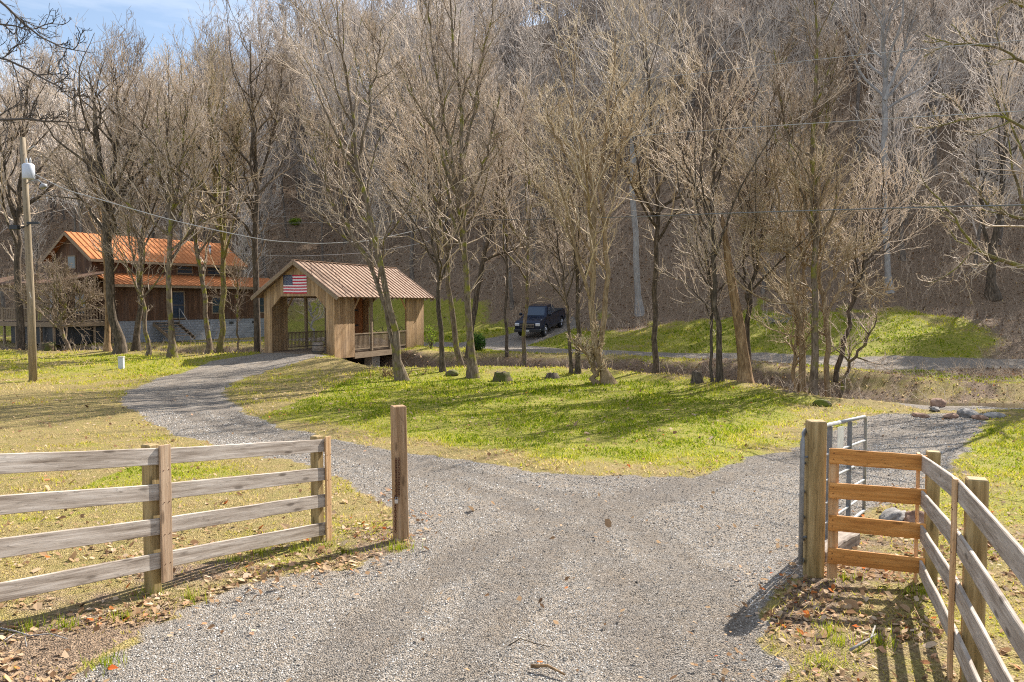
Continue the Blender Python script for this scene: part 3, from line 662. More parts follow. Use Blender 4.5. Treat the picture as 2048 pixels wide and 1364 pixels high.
near_tree('thin sapling between the mossy tree and the bridge', [[(476, 700, 4), (475, 640, 3.5), (474, 590, 3), (477, 540, 2)]], 46, M_BARK, M_TWIG, 10, n1=10, len1=.35, group=G, l3=4)
near_tree('tall straight tree at the left edge of the bridge roof', [[(515, 712, 14), (513, 600, 12), (512, 500, 11), (515, 400, 9), (514, 330, 8), (505, 240, 6), (502, 160, 4), (500, 80, 2)], [(514, 380, 6), (540, 290, 5), (556, 210, 3.5), (563, 140, 2)], [(513, 420, 5), (486, 340, 4), (462, 250, 2.5)]], 45.5, M_BARKDK, M_TWIG, 11, n1=24, group=G)
near_tree('twin stemmed tree leaning left in front of the bridge', [[(808, 762, 20), (795, 705, 15), (780, 629, 13), (770, 565, 12), (758, 500, 12), (742, 440, 11), (729, 389, 9), (714, 332, 8), (706, 260, 6), (694, 170, 5), (676, 70, 3), (670, -40, 2)], [(800, 752, 12), (786, 690, 9), (768, 606, 9), (750, 556, 9), (734, 515, 9), (706, 469, 7), (680, 430, 6), (655, 390, 4), (636, 330, 3), (620, 250, 2)], [(714, 340, 6), (690, 300, 5), (655, 275, 4), (610, 250, 2.5)], [(716, 330, 6), (732, 250, 5), (750, 160, 3.5), (762, 60, 2)]], 31.2, M_BARK, M_TWIG, 12, n1=22, len1=.27, group=G)
near_tree('slim dark tree just right of the bridge', [[(886, 745, 11), (880, 658, 10), (876, 580, 9), (872, 520, 7), (862, 440, 5), (858, 350, 3), (850, 260, 2)]], 34, M_BARKDK, M_TWIG, 13, n1=18, group=G)
near_tree('grey leaning trunk close behind the tallest fan shaped tree', [[(924, 735, 14), (912, 690, 12), (906, 655, 12), (900, 572, 10), (894, 500, 8), (880, 420, 7), (868, 320, 5), (850, 210, 3.5), (838, 110, 2)], [(897, 520, 6), (862, 450, 5), (828, 380, 4), (800, 290, 2.5)]], 37, M_BARK, M_TWIG, 14, n1=22, group=G)
near_tree('tallest fan shaped tree in the middle of the creek bank', [[(946, 753, 20), (938, 700, 15), (937, 655, 14), (930, 515, 12), (923, 400, 11), (926, 300, 9), (922, 200, 7), (905, 90, 5), (898, -40, 3)], [(924, 420, 8), (905, 330, 7), (886, 220, 5), (862, 100, 3.5), (850, -10, 2)], [(926, 320, 8), (945, 230, 6), (962, 130, 4), (985, 10, 2)], [(926, 440, 7), (950, 370, 5), (978, 290, 4), (1000, 190, 2)], [(924, 390, 6), (888, 300, 5), (848, 230, 4), (800, 130, 2)]], 32.3, M_BARK, M_TWIG, 15, n1=22, t0=.25, len1=.24, ang=(.3, .75), group=G)
near_tree('dark trunk leaning right behind the fan shaped tree', [[(938, 716, 12), (940, 670, 12), (950, 600, 12), (960, 540, 11), (976, 480, 9), (988, 440, 7), (1000, 370, 5), (1008, 280, 3), (1010, 200, 2)]], 42, M_BARKDK, M_TWIG, 16, n1=16, group=G)
near_tree('thin straight tree left of the parked truck', [[(1015, 716, 7), (1014, 650, 6.5), (1013, 570, 6), (1012, 500, 5), (1008, 430, 4), (1006, 350, 3), (1004, 270, 2)]], 41.5, M_BARKDK, M_TWIG, 17, n1=16, group=G)
near_tree('thin tree crossing in front of the truck', [[(1047, 719, 9), (1049, 660, 8), (1054, 570, 7), (1057, 500, 5), (1060, 430, 4), (1056, 340, 3), (1050, 240, 2)]], 40.5, M_BARK, M_TWIG, 18, n1=16, group=G)
near_tree('pair of thin dark stems right of the truck', [[(1142, 746, 8), (1138, 690, 7), (1134, 620, 6), (1128, 560, 4), (1116, 480, 3), (1104, 400, 2)], [(1155, 748, 11), (1157, 690, 10), (1156, 640, 9), (1152, 560, 7), (1148, 470, 5), (1134, 390, 4), (1120, 300, 2)]], 33.5, M_BARKDK, M_TWIG, 19, n1=16, group=G)
near_tree('golden lit tree with a curved foot and many upright limbs', [[(1222, 768, 26), (1208, 740, 17), (1192, 718, 15), (1186, 660, 13), (1185, 586, 12), (1190, 500, 12), (1190, 410, 11), (1178, 350, 8), (1158, 270, 6), (1130, 180, 4), (1110, 100, 2)], [(1196, 718, 12), (1206, 645, 11), (1214, 590, 10), (1219, 528, 10), (1212, 470, 9), (1203, 420, 8), (1202, 322, 7), (1214, 240, 5), (1226, 150, 3.5), (1232, 70, 2)], [(1188, 722, 9), (1176, 706, 8), (1160, 690, 7), (1147, 678, 5)], [(1190, 420, 6), (1150, 340, 5), (1112, 270, 4), (1078, 190, 2)], [(1204, 400, 6), (1232, 340, 5), (1255, 270, 4), (1270, 190, 2)], [(1186, 560, 6), (1150, 490, 5), (1110, 420, 4), (1065, 360, 2)], [(1190, 758, 13), (1184, 730, 11), (1187, 700, 10), (1187, 660, 9)]], 30.2, M_BARKTAN, M_TWIGGOLD, 20, n1=17, t0=.25, len1=.3, ang=(.35, .85), group=G)
near_tree('straight dark trunk standing alone between the golden tree and the twin trunks', [[(1311, 747, 13), (1311, 680, 11), (1311, 586, 11), (1313, 480, 10), (1314, 410, 9), (1311, 340, 7), (1304, 250, 5), (1296, 160, 3.5), (1290, 70, 2)], [(1313, 430, 7), (1340, 400, 6), (1372, 390, 5), (1402, 410, 3), (1425, 430, 2)], [(1313, 400, 6), (1338, 330, 5), (1352, 240, 3.5), (1362, 150, 2)], [(1312, 450, 5), (1288, 390, 4), (1260, 350, 2.5)]], 34, M_BARKDK, M_TWIGGOLD, 21, n1=19, group=G)
near_tree('dark slender twin trunks left of the broken snag', [[(1441, 769, 13), (1436, 690, 11), (1431, 586, 10), (1424, 490, 9), (1420, 420, 7), (1424, 340, 6), (1434, 240, 4), (1440, 140, 2)], [(1425, 768, 6), (1424, 680, 6), (1423, 600, 5), (1416, 520, 4), (1400, 440, 2)], [(1422, 450, 5), (1396, 380, 4), (1372, 320, 3), (1345, 260, 2)]], 29.4, M_BARKDK, M_TWIG, 22, n1=18, group=G)
near_tree('stout splintered snag with orange stripped wood broken off at the top', [[(1491, 773, 27), (1485, 700, 22), (1478, 645, 20), (1467, 585, 18), (1457, 528, 15), (1451, 480, 12), (1446, 446, 9), (1444, 430, 3)]], 29.2, M_BARKRED, M_TWIG, 23, snag=True, group=G)
near_tree('dark tree growing right behind the splintered snag', [[(1500, 769, 14), (1497, 700, 12), (1495, 633, 10), (1504, 570, 7), (1516, 520, 6), (1528, 440, 4), (1534, 350, 3), (1536, 250, 2)], [(1498, 610, 6), (1486, 540, 4), (1492, 450, 3), (1496, 370, 2)]], 29.9, M_BARKDK, M_TWIG, 24, n1=20, group=G)
near_tree('tan tree leaning left of the tall pinkish trunk', [[(1600, 775, 14), (1603, 720, 13), (1605, 674, 12), (1600, 640, 9), (1588, 600, 8), (1579, 550, 7), (1570, 480, 6), (1556, 400, 4), (1540, 320, 2)], [(1591, 770, 8), (1590, 700, 7), (1591, 640, 6), (1584, 600, 5)], [(1604, 660, 7), (1610, 600, 6), (1608, 520, 5), (1596, 430, 3.5), (1590, 330, 2)]], 29.0, M_BARKTAN, M_TWIGGOLD, 25, n1=17, group=G)
near_tree('tall straight pinkish trunk with ringed bark', [[(1628, 782, 17), (1628, 730, 14), (1629, 674, 14), (1630, 560, 11), (1630, 460, 11), (1629, 400, 10), (1626, 300, 9), (1628, 200, 7), (1634, 90, 5), (1638, -40, 3)], [(1629, 470, 6), (1600, 380, 5), (1580, 300, 4), (1560, 200, 3), (1548, 100, 2)], [(1628, 380, 6), (1650, 300, 5), (1662, 200, 3.5), (1670, 100, 2)]], 28.2, M_BARK, M_TWIG, 26, n1=20, len1=.24, group=G)
near_tree('golden curving tree with bending boughs right of the pinkish trunk', [[(1660, 778, 11), (1657, 720, 10), (1655, 650, 10), (1648, 600, 9), (1638, 560, 8), (1628, 515, 8), (1622, 470, 6), (1612, 400, 4), (1600, 330, 2)], [(1652, 640, 6), (1672, 590, 5), (1700, 560, 4), (1735, 575, 2.5), (1765, 600, 1.5)], [(1646, 600, 5), (1676, 540, 4), (1706, 500, 3), (1740, 480, 2)], [(1630, 520, 5), (1590, 480, 4), (1548, 460, 3), (1500, 440, 2)], [(1632, 540, 5), (1596, 515, 4), (1560, 500, 3), (1520, 490, 2)]], 28.7, M_BARKTAN, M_TWIGGOLD, 27, n1=16, t0=.25, len1=.4, up=.5, group=G)
near_tree('dark trunk leaning right near the creek bend', [[(1671, 764, 11), (1680, 715, 10), (1690, 674, 9), (1703, 620, 8), (1717, 575, 7), (1728, 530, 6), (1742, 490, 5), (1760, 430, 3.5), (1770, 360, 2)]], 30.2, M_BARKDK, M_TWIG, 28, n1=18, group=G)
near_tree('thin bare pole leaning low to the right over the creek bank', [[(1676, 776, 8), (1694, 742, 6.5), (1712, 714, 6), (1734, 676, 4.5), (1752, 640, 2)]], 29.0, M_BARK, M_TWIG, 29, n1=8, group=G, l3=3)
# hillside individuals with their own look
hx, hy = ground_hit(1278, 630, 20); near_tree('thick pale grey trunk at the foot of the hill behind the golden tree', [[(1280, 632, 14), (1276, 600, 13), (1270, 498, 12), (1264, 381, 11), (1267, 293, 10), (1268, 200, 8), (1266, 100, 5), (1266, 0, 2)], [(1266, 330, 8), (1290, 240, 6), (1310, 140, 3)]], hy, M_BARKPALE, M_HILLTREE, 30, n1=16, rmin=.017, t0=.5, group='pale trunks on the hillside')
hx, hy = ground_hit(1778, 585, 20); near_tree('tall pale trunk on the hillside above the grassy mound', [[(1780, 590, 12), (1775, 540, 11), (1768, 457, 11), (1769, 300, 11), (1770, 170, 10), (1768, 60, 7), (1770, -60, 3)], [(1769, 200, 7), (1800, 120, 5), (1830, 30, 3)]], hy, M_BARKPALE, M_HILLTREE, 31, n1=14, rmin=.017, t0=.55, group='pale trunks on the hillside')
hx, hy = ground_hit(1986, 595, 20); near_tree('dark twisted trunk on the slope above the dirt track', [[(1986, 598, 20), (1984, 550, 16), (1983, 516, 13), (1996, 430, 10), (2006, 360, 8), (2010, 280, 6), (2016, 180, 4), (2020, 90, 2)], [(1984, 530, 9), (1968, 460, 7), (1962, 380, 5), (1950, 300, 3)]], hy, M_BARKDK, M_HILLTREE, 32, n1=16, rmin=.014)
# trees standing outside the frame whose limbs reach into it
near_tree('mossy limbed tree standing beyond the frame edge above the ford', [[(2150, 800, 26), (2130, 680, 22), (2110, 590, 20), (2105, 500, 17), (2110, 400, 14), (2110, 250, 10), (2100, 100, 6), (2090, -60, 3)], [(2106, 560, 12), (2060, 535, 10), (2000, 520, 8), (1950, 500, 6), (1920, 450, 4), (1880, 400, 3), (1850, 370, 2)], [(2106, 470, 9), (2060, 440, 7), (2010, 430, 5), (1965, 400, 3), (1930, 360, 2)], [(2108, 320, 9), (2050, 250, 6), (1990, 230, 4), (1920, 240, 3), (1850, 260, 1.5)], [(2105, 180, 8), (2050, 120, 6), (1980, 90, 4), (1910, 90, 3), (1850, 70, 1.5)], [(2100, 80, 6), (2050, 20, 5), (1990, -20, 3)]], 25, M_BARKMOSS, M_TWIG, 33, n1=10, t0=.3, len1=.24, up=.35, l3=4, l4=1)
near_tree('tree with twigs coloured dark as if backlit, hanging over the upper frame corner beside the pole', [[(-420, 900, 60), (-400, 600, 48), (-370, 300, 40), (-330, 0, 28), (-280, -300, 12)], [(-380, 330, 16), (-220, 290, 10), (-100, 250, 7), (0, 238, 5), (90, 240, 3.5), (160, 246, 2)], [(-350, 60, 18), (-200, -30, 10), (-60, -40, 7), (0, 0, 5), (60, 60, 3.5), (110, 95, 2.5), (180, 105, 1.5)], [(-350, 120, 14), (-180, 60, 9), (-60, 40, 6), (10, 45, 3.5), (60, 62, 2)], [(-350, 160, 14), (-180, 90, 9), (-60, 100, 6), (20, 120, 4), (100, 160, 3), (160, 210, 2)]], 13, M_TWIGBACKLIT, M_TWIGBACKLIT, 34, n1=9, t0=.62, len1=.10, up=.1, rmin=.0045, l3=3, l4=1)
# trees to the right, outside the frame, that shade the ford and the slope
for i, (x, y, s_) in enumerate([(24, 31, 1), (29, 36, 1), (21.5, 20, .9), (31, 27, 1.1)]):
    px = 1024 + F * x / y; b = 606 + 3.0 / y * F; u = F / y
    near_tree(['leaning tree right of the ford outside the frame', 'tall tree beyond the dirt track outside the frame', 'small roadside tree right of the gate road outside the frame', 'big tree far right of the ford outside the frame'][i],
              [[(px, b, .42 * u), (px + .3 * u, b - 4 * u, .34 * u), (px, b - 9 * u, .22 * u), (px - .3 * u, b - 14 * s_ * u, .05 * u)], [(px + .2 * u, b - 5 * u, .2 * u), (px - 1.5 * u, b - 9 * u, .12 * u), (px - 2.5 * u, b - 12 * u, .04 * u)]], y, M_BARKDK, M_TWIG, 40 + i, n1=18, l3=5, l4=1)

# ---- hillside forest
def hill_proto(seed, H, n1, t0, fork=False):
    rng = np.random.default_rng(seed); K = 9
    z = np.linspace(-.6, H, K); w = np.cumsum(rng.normal(0, .12, (K, 2)), 0); w -= w[0]
    PP = np.stack([w[:, 0], w[:, 1], z], -1)[None]; r0 = .0075 * H + .045; RR = (np.linspace(r0, .035, K) * np.r_[1.3, np.ones(K - 1)])[None]
    if fork:
        k = 4; n_ = K - k; d = rng.uniform(.1, .22) * np.linspace(0, 1, n_) * H; a = rng.random() * 6.28
        Q = PP[0, k:].copy(); Q[:, 0] += d * math.cos(a); Q[:, 1] += d * math.sin(a); Q = np.concatenate([np.repeat(PP[0, k:k + 1], k, 0) + rng.normal(0, .001, (k, 3)) + np.linspace(0, .02, k)[:, None], Q])
        PP = np.concatenate([PP, Q[None]]); RR = np.concatenate([RR, np.minimum(RR, RR[0, k] * .8)])
    A = Acc(); A.add(tubes(PP, RR, 6))
    P1, R1 = grow(PP, RR, int(n1 * 1.5), 6, t0 * .8, .98, .32, (.45, .95), .9, .12, .5, .028, rng)
    P2, R2 = grow(P1, R1, 7, 6, .15, .98, .75, (.35, .95), .7, .2, .6, .030, rng)
    P3, R3 = grow(P2, R2, 3, 4, .15, .98, .7, (.35, .95), .5, .24, .6, .023, rng)
    A.add(tubes(P1, R1, 4)); A.add(tubes(P2, R2, 3)); A.add(tubes(P3, R3, 3))
    return A.mesh('hill_tree')
HM = [hill_proto(100 + i, *a) for i, a in enumerate([(16, 18, .35, True), (14, 16, .3, False), (18, 16, .45, True), (12, 16, .25, True), (19, 14, .55, False), (15, 18, .35, True), (20, 15, .6, True), (10, 14, .2, True)])]
M_HILLTRUNK = m_bark('hill_trunk_bark', (.08, .065, .055), (.20, .17, .145), (.40, .35, .30))
for m_ in HM:
    m_.materials.append(M_HILLTREE); m_.materials.append(M_HILLTRUNK); a_ = np.zeros(len(m_.polygons), dtype=np.int32); a_[:(2 if m_ in (HM[0], HM[3], HM[5], HM[6], HM[7]) else 1) * 8 * 6] = 1; m_.polygons.foreach_set('material_index', a_)
def build_forest():
    rng = np.random.default_rng(5); pts = []
    y = 50.0
    while y < 185:
        sp = 5.3 + (y - 50) * .010
        for x in np.arange(-.95 * y - 5, .95 * y + 5, sp):
            X = x + rng.uniform(-.45, .45) * sp; Y = y + rng.uniform(-.45, .45) * sp
            d = Y - np.interp(X, XL, YL); d0 = np.interp(X, D0X, D0Y)
            if d < d0 + rng.uniform(0, 3) + (3.5 if X > 2 else 0): continue
            if X > 2 and d < d0 + 20 and rng.random() < .62: continue
            if -38 < X < -17 and Y < 76: continue
            if -24 < X < -2 and d < d0 + 4.5: continue
            pts.append((X, Y))
        y += sp
    pts = np.array(pts); Z = height(pts[:, 0], pts[:, 1]); inv = np.abs(pts[:, 0] / pts[:, 1]) < .69
    order = np.argsort(pts[:, 1] + np.where(inv, 0, 1000)); cnt = 0; rest = []; first = {}
    for j in order:
        X, Y = pts[j]
        if inv[j] and cnt < 262:
            k = int(rng.integers(0, 8)); o = bpy.data.objects.new('hillside_tree', HM[k]); C.objects.link(o)
            o.location = (X, Y, Z[j] - .2); o.rotation_euler = (rng.normal(0, .05), rng.normal(0, .05), rng.random() * 6.28); s = rng.uniform(.75, 1.15); o.scale = (s, s, s)
            tag(o, 'bare grey tree among the many crowding the hillside behind the valley', 'tree', 'bare trees on the hillside'); cnt += 1
            first.setdefault(k, o)
        else: rest.append((X, Y, Z[j] - .2))
    # the far mass of wood as one object
    me = bpy.data.meshes.new('far_woods'); me.from_pydata(rest, [], []); fo = link('far_woods', me, M_HILLTREE)
    tag(fo, 'distant bare winter woods covering the upper hillside', 'woods', kind='stuff')
    ng = bpy.data.node_groups.new('woods', 'GeometryNodeTree')
    ng.interface.new_socket('Geometry', in_out='INPUT', socket_type='NodeSocketGeometry'); ng.interface.new_socket('Geometry', in_out='OUTPUT', socket_type='NodeSocketGeometry')
    gi = ng.nodes.new('NodeGroupInput'); go = ng.nodes.new('NodeGroupOutput')
    jn = ng.nodes.new('GeometryNodeJoinGeometry')
    for k, o in sorted(first.items()):
        oi = ng.nodes.new('GeometryNodeObjectInfo'); oi.inputs['Object'].default_value = o; oi.inputs['As Instance'].default_value = True; oi.transform_space = 'ORIGINAL'
        ng.links.new(oi.outputs['Geometry'], jn.inputs[0])
    ip = ng.nodes.new('GeometryNodeInstanceOnPoints'); ip.inputs['Pick Instance'].default_value = True
    rv = ng.nodes.new('FunctionNodeRandomValue'); rv.data_type = 'FLOAT_VECTOR'; rv.inputs[0].default_value = (-.06, -.06, 0); rv.inputs[1].default_value = (.06, .06, 6.28)
    rs = ng.nodes.new('FunctionNodeRandomValue'); rs.data_type = 'FLOAT'; rs.inputs[2].default_value = .75; rs.inputs[3].default_value = 1.15; rs.inputs['Seed'].default_value = 5
    ng.links.new(gi.outputs[0], ip.inputs['Points']); ng.links.new(jn.outputs[0], ip.inputs['Instance']); ng.links.new(rv.outputs[0], ip.inputs['Rotation']); ng.links.new(rs.outputs[1], ip.inputs['Scale'])
    ng.links.new(ip.outputs[0], go.inputs[0])
    mod = fo.modifiers.new('woods', 'NODES'); mod.node_group = ng
    print('forest', cnt, len(rest))
build_forest()

def build_brush():
    """thin saplings, briars and dead stems on banks and hill foot"""
    rng = np.random.default_rng(8); X, Y = logpts(26000, 25, 130); g, gr, li, s = cover(X, Y)
    k = (rng.random(len(X)) < li * np.where(Y < 50, .5, .8)) & (g < .2) & ~((X > -14) & (X < -4) & (Y > 38) & (Y < 52)); X, Y = X[k], Y[k]; n = len(X)
    H = rng.uniform(.25, 1.0, n) * np.where(Y > 50, rng.uniform(1, 3.4, n), 1.0); Z = height(X, Y)
    a = rng.random(n) * 6.28; l = rng.uniform(.1, .9, n) * H * .7
    t = np.linspace(0, 1, 4)[None]
    Pt = np.stack([X[:, None] + np.cos(a)[:, None] * l[:, None] * t ** 1.5, Y[:, None] + np.sin(a)[:, None] * l[:, None] * t ** 1.5, Z[:, None] - .05 + H[:, None] * (t - .25 * t ** 2)], -1) + rng.normal(0, .03, (n, 4, 3))
    Rd = (.0035 + .00016 * Y)[:, None] * (1.15 - .7 * t)
    A = Acc(); A.add(tubes(Pt, Rd, 3))
    P2, R2 = grow(Pt, Rd, 3, 3, .3, .95, .45, (.4, 1.0), .3, .2, .7, .0035, rng); A.add(tubes(P2, np.maximum(R2, R2), 3))
    tag(link('undergrowth', A.mesh('undergrowth'), M_TWIG), 'tangle of dead stems and briars on the creek banks and hill foot', 'undergrowth', kind='stuff')
build_brush()

# ------------------------------------------------------------------ planks for fences
def plank(name, p0, p1, h, th, side, m, parent, bev=.005, seg=8, warp=.0011):
    """board from p0 to p1 (centres), height h (vertical), thickness th; side: unit vector of the face normal"""
    p0, p1 = Vector(p0), Vector(p1); L = (p1 - p0).length; ex = (p1 - p0).normalized(); side = Vector(side); ez = ex.cross(side).normalized()
    if ez.z < 0: ez = -ez
    ey = ez.cross(ex)
    bm = bmesh.new(); rings = []
    b0 = bev
    sect = [(-th / 2 + b0, -h / 2), (th / 2 - b0, -h / 2), (th / 2, -h / 2 + b0), (th / 2, h / 2 - b0), (th / 2 - b0, h / 2), (-th / 2 + b0, h / 2), (-th / 2, h / 2 - b0), (-th / 2, -h / 2 + b0)]
    for i in range(seg + 1):
        x = L * i / seg; wy = random.gauss(0, warp) if 0 < i < seg else 0; wz = random.gauss(0, warp) if 0 < i < seg else 0
        rings.append([bm.verts.new((x, y + wy, z + wz + random.gauss(0, warp * .15))) for y, z in sect])
    for i in range(seg):
        for k in range(8): bm.faces.new([rings[i][k], rings[i + 1][k], rings[i + 1][(k + 1) % 8], rings[i][(k + 1) % 8]])
    bm.faces.new(rings[0]); bm.faces.new(rings[-1][::-1]); bmesh.ops.recalc_face_normals(bm, faces=bm.faces[:])
    me = bpy.data.meshes.new(name); bm.to_mesh(me); bm.free(); o = link(name, me, m, parent)
    M4 = Matrix((ex, ey, ez)).transposed().to_4x4(); M4.translation = p0
    o.matrix_local = (Matrix.Translation(parent.location).inverted() if parent is not None else Matrix()) @ M4
    return o
def nails(parent_plank, L, rows):
    b = MB()
    for x in rows:
        for z in (-.025, .028):
            b.tube([(x, -.0128, z), (x, -.0150, z)], .0052, 6); b.tube([(x, .0128, z), (x, .0150, z)], .0052, 6)
    b.build('nails', M_RUST, parent_plank)
def post(name, x, y, z0, z1, w, m, parent, yaw=0, lean=(0, 0), bev=.008, d=None):
    b = MB(); d = d or w; H = z1 - z0
    b.box(-w / 2, w / 2, -d / 2, d / 2, 0, H); bmesh.ops.bevel(b.bm, geom=b.bm.edges[:], offset=bev, segments=1, affect='EDGES')
    o = b.build(name, m, parent); o.location = Vector((x, y, z0)) - (parent.location if parent else Vector()); o.rotation_euler = (lean[1], -lean[0] if lean[0] else 0, yaw); return o
def fence_run(parent, A, B, sideV, boards_m, tops, drop0, drop1, inset=.0):
    pass

# left fence: posts at photo x ~300 and ~635 and two more outside the frame to the left
def left_fence():
    pts = [(-2.16, 8.86), (-3.12, 6.9), (-4.08, 4.94), (-5.04, 2.98)]
    ztops = [CAMZ - (868 - 606) / 180.6, CAMZ - (884 - 606) / 232.0]
    root = thing('board_fence', 'weathered grey four board fence ending short of the chained post', 'fence', (-3.12, 6.9, hz(-3.12, 6.9)), 0, 'board fences beside the driveway')
    ex = Vector((pts[0][0] - pts[1][0], pts[0][1] - pts[1][1], 0)).normalized(); nrm = Vector((ex.y, -ex.x, 0))      # towards the camera side
    # lines measured in the photo: top edge of each board at the two posts
    px_t = {0: (8.86, [877, 934, 987, 1043], 25), 1: (6.9, [895, 966, 1034, 1102], 33)}
    zt = {}
    for i, (D, ys, hpx) in px_t.items(): zt[i] = [P(1024 + F * pts[i][0] / D, yy, D).z for yy in ys]
    for i in (2, 3): zt[i] = [2 * zt[i - 1][k] - zt[i - 2][k] for k in range(4)]
    zt[2] = [zt[1][k] + (P(0, yy, 5.75).z - zt[1][k]) / .585 for k, yy in enumerate((906, 987, 1071, 1157))]; zt[3] = [z + .02 for z in zt[2]]
    bh = .142
    for s in range(3):
        for k in range(4):
            a, b = pts[s + 1], pts[s]; p0 = Vector((*a, zt[s + 1][k] - bh / 2)) + nrm * .075; p1 = Vector((*b, zt[s][k] - bh / 2)) + nrm * .075
            d = (p1 - p0).normalized(); ext = .045 if s == 0 else -.003
            plank('board', p0 + d * .003, p1 + d * ext, bh + random.uniform(-.004, .004), .025, nrm, M_GREYWOOD, root)
    yaw = math.atan2(ex.y, ex.x)
    for i, (x, y) in enumerate(pts):
        top = zt[i][0] + .035; q = Vector((x, y, 0)) - ex * .03
        post('post', q.x, q.y, hz(x, y) - .3, top, .105, M_POST, root, yaw)
        # vertical face board over the joints
        bt = zt[i][3] - bh - (.12 if i == 1 else .08); c = Vector((x, y, 0)) + nrm * (.075 + .0125 + .014) + ex * .035
        plank('batten', (c.x, c.y, bt), (c.x, c.y, top - .01), .115 if i else .09, .025, nrm, M_BATTEN if i == 0 else M_GREYBATTEN, root, seg=4)
        nails(C.objects[-1], 1, [.16, .42, .70, .98])
M_GREYBATTEN = m_wood('faded_batten_wood', (.26, .165, .10), (.48, .33, .21), (.64, .48, .33), 'x', knots=True, tint=.12)
M_BATTEN = m_wood('orange_batten_wood', (.42, .22, .09), (.66, .42, .22), (.80, .58, .36), 'x', knots=False, tint=.15)
left_fence()

def right_fence():
    C0 = (3.78, 7.17); pts = [C0, (2.96, 5.1), (2.16, 3.03), (1.36, .96)]
    root = thing('board_fence', 'grey board fence running towards the camera with a short orange return panel', 'fence', (C0[0], C0[1], hz(*C0)), 0, 'board fences beside the driveway')
    bh = .142; zc = {}
    # corner and second post: board tops from the photo
    zc[0] = [P(1860, y, 7.17).z for y in (911, 984, 1052, 1118)]; zc[1] = [P(1945, y, 5.1).z for y in (962, 1064, 1162, 1260)]
    zc[0] = [P(1860, y, 7.17).z for y in (910, 979, 1047, 1116)]
    zc[2] = [z + .065 for z in zc[1]]; zc[3] = [z + .13 for z in zc[1]]
    # return panel to the gate post
    GPx = (2.98, 7.28); zr = [P(1655, y, 7.28).z for y in (893, 961, 1025, 1090)]
    nr_ = Vector((0, -1, 0)); zr2 = [P(1858, y, 7.17).z for y in (907, 974, 1042, 1110)]
    for k in range(4):
        plank('board', (2.885, 7.20, zr[k] - bh / 2), (3.70, 7.08, zr2[k] - bh / 2), bh, .025, nr_, M_PANELWOOD, root); nails(C.objects[-1], 1, [.03, .79])
    plank('batten', (2.935, 7.228, hz(2.9, 7.2) + .02), (2.935, 7.228, zr[0] - .01), .09, .025, nr_, M_BATTEN, root, seg=4)
    for s in range(3):
        a, b = pts[s], pts[s + 1]; ex = Vector((b[0] - a[0], b[1] - a[1], 0)).normalized(); n_ = Vector((ex.y, -ex.x, 0))
        if n_.x > 0: n_ = -n_
        for k in range(4):
            p0 = Vector((*a, zc[s][k] - bh / 2)) + n_ * .07; p1 = Vector((*b, zc[s + 1][k] - bh / 2)) + n_ * .07
            plank('board', p0 + ex * .004, p1 - ex * .004, bh, .025, n_, M_GREYWOOD, root)
    ex = Vector((pts[1][0] - pts[0][0], pts[1][1] - pts[0][1], 0)).normalized(); n_ = Vector((ex.y, -ex.x, 0)); n_ = -n_ if n_.x > 0 else n_
    for i, (x, y) in enumerate(pts):
        q = Vector((x, y, 0)) - n_ * .02 + ex * (.05 if i else .02); yaw = math.atan2(ex.y, ex.x)
        post('post', q.x, q.y, hz(x, y) - .3, zc[i][0] + (.03 if i else .04), .12 if i else .11, M_POST, root, yaw)
        c = Vector((x, y, 0)) + n_ * (.07 + .0125 + .014)
        plank('batten', (c.x, c.y, zc[i][3] - bh - (.25 if i else .1)), (c.x, c.y, zc[i][0] + .012), .095, .025, n_, M_BATTEN, root, seg=4); nails(C.objects[-1], 1, [.3, .6, .9, 1.18])
right_fence()

# gate posts
gp = thing('gate_post', 'square brown post with a rusty chain at the left of the driveway mouth', 'post', (-1.24, 8.86, hz(-1.24, 8.86)), 0, 'square posts of the driveway gate')
post('shaft', -1.24, 8.86, hz(-1.24, 8.86) - .4, P(800, 811, 8.86).z, .150, M_GATEPOST, gp, R(22), lean=(.014, 0))
gr_ = thing('gate_post', 'thick square treated post carrying the metal gate', 'post', (2.82, 7.33, hz(2.82, 7.33)), 0, 'square posts of the driveway gate')
post('shaft', 2.815, 7.36, hz(2.8, 7.3) - .4, P(1635, 842, 7.33).z, .152, M_POST, gr_, R(-2))
def chain():
    b = MB(); x0, y0 = -1.278, 8.758; z = P(797, 918, 8.76).z; zend = P(797, 1062, 8.76).z; k = 0
    for col, (dx, zs, ze) in enumerate([(0.0, z, z - .44), (.030, z, z - .42), (-.012, z - .42, zend)]):
        zz = zs
        while zz > ze:
            n = 8; r = .012; hl = .018
            pts = []
            for i in range(n + 1):
                a = 2 * math.pi * i / n; u = math.cos(a) * r * .8; v = math.sin(a) * hl
                pts.append((x0 + dx + (u if k % 2 else 0), y0 - .012 + (0 if k % 2 else u), zz + v))
            b.tube(pts, .0042, 5, False); zz -= .027; k += 1
    o = b.build('chain', M_RUST); tag(o, 'rusty chain hanging down the face of the brown post', 'chain')
    l = MB(); l.box(x0 - .018, x0 + .022, y0 - .035, y0 - .012, z - .49, z - .445, .004); l.tube([(x0 - .01, y0 - .024, z - .447), (x0 - .01, y0 - .024, z - .425), (x0 + .002, y0 - .024, z - .415), (x0 + .014, y0 - .024, z - .425), (x0 + .014, y0 - .024, z - .447)], .0035, 6)
    tag(l.build('padlock', M_STEEL), 'small bright padlock on the rusty chain', 'padlock')
chain()

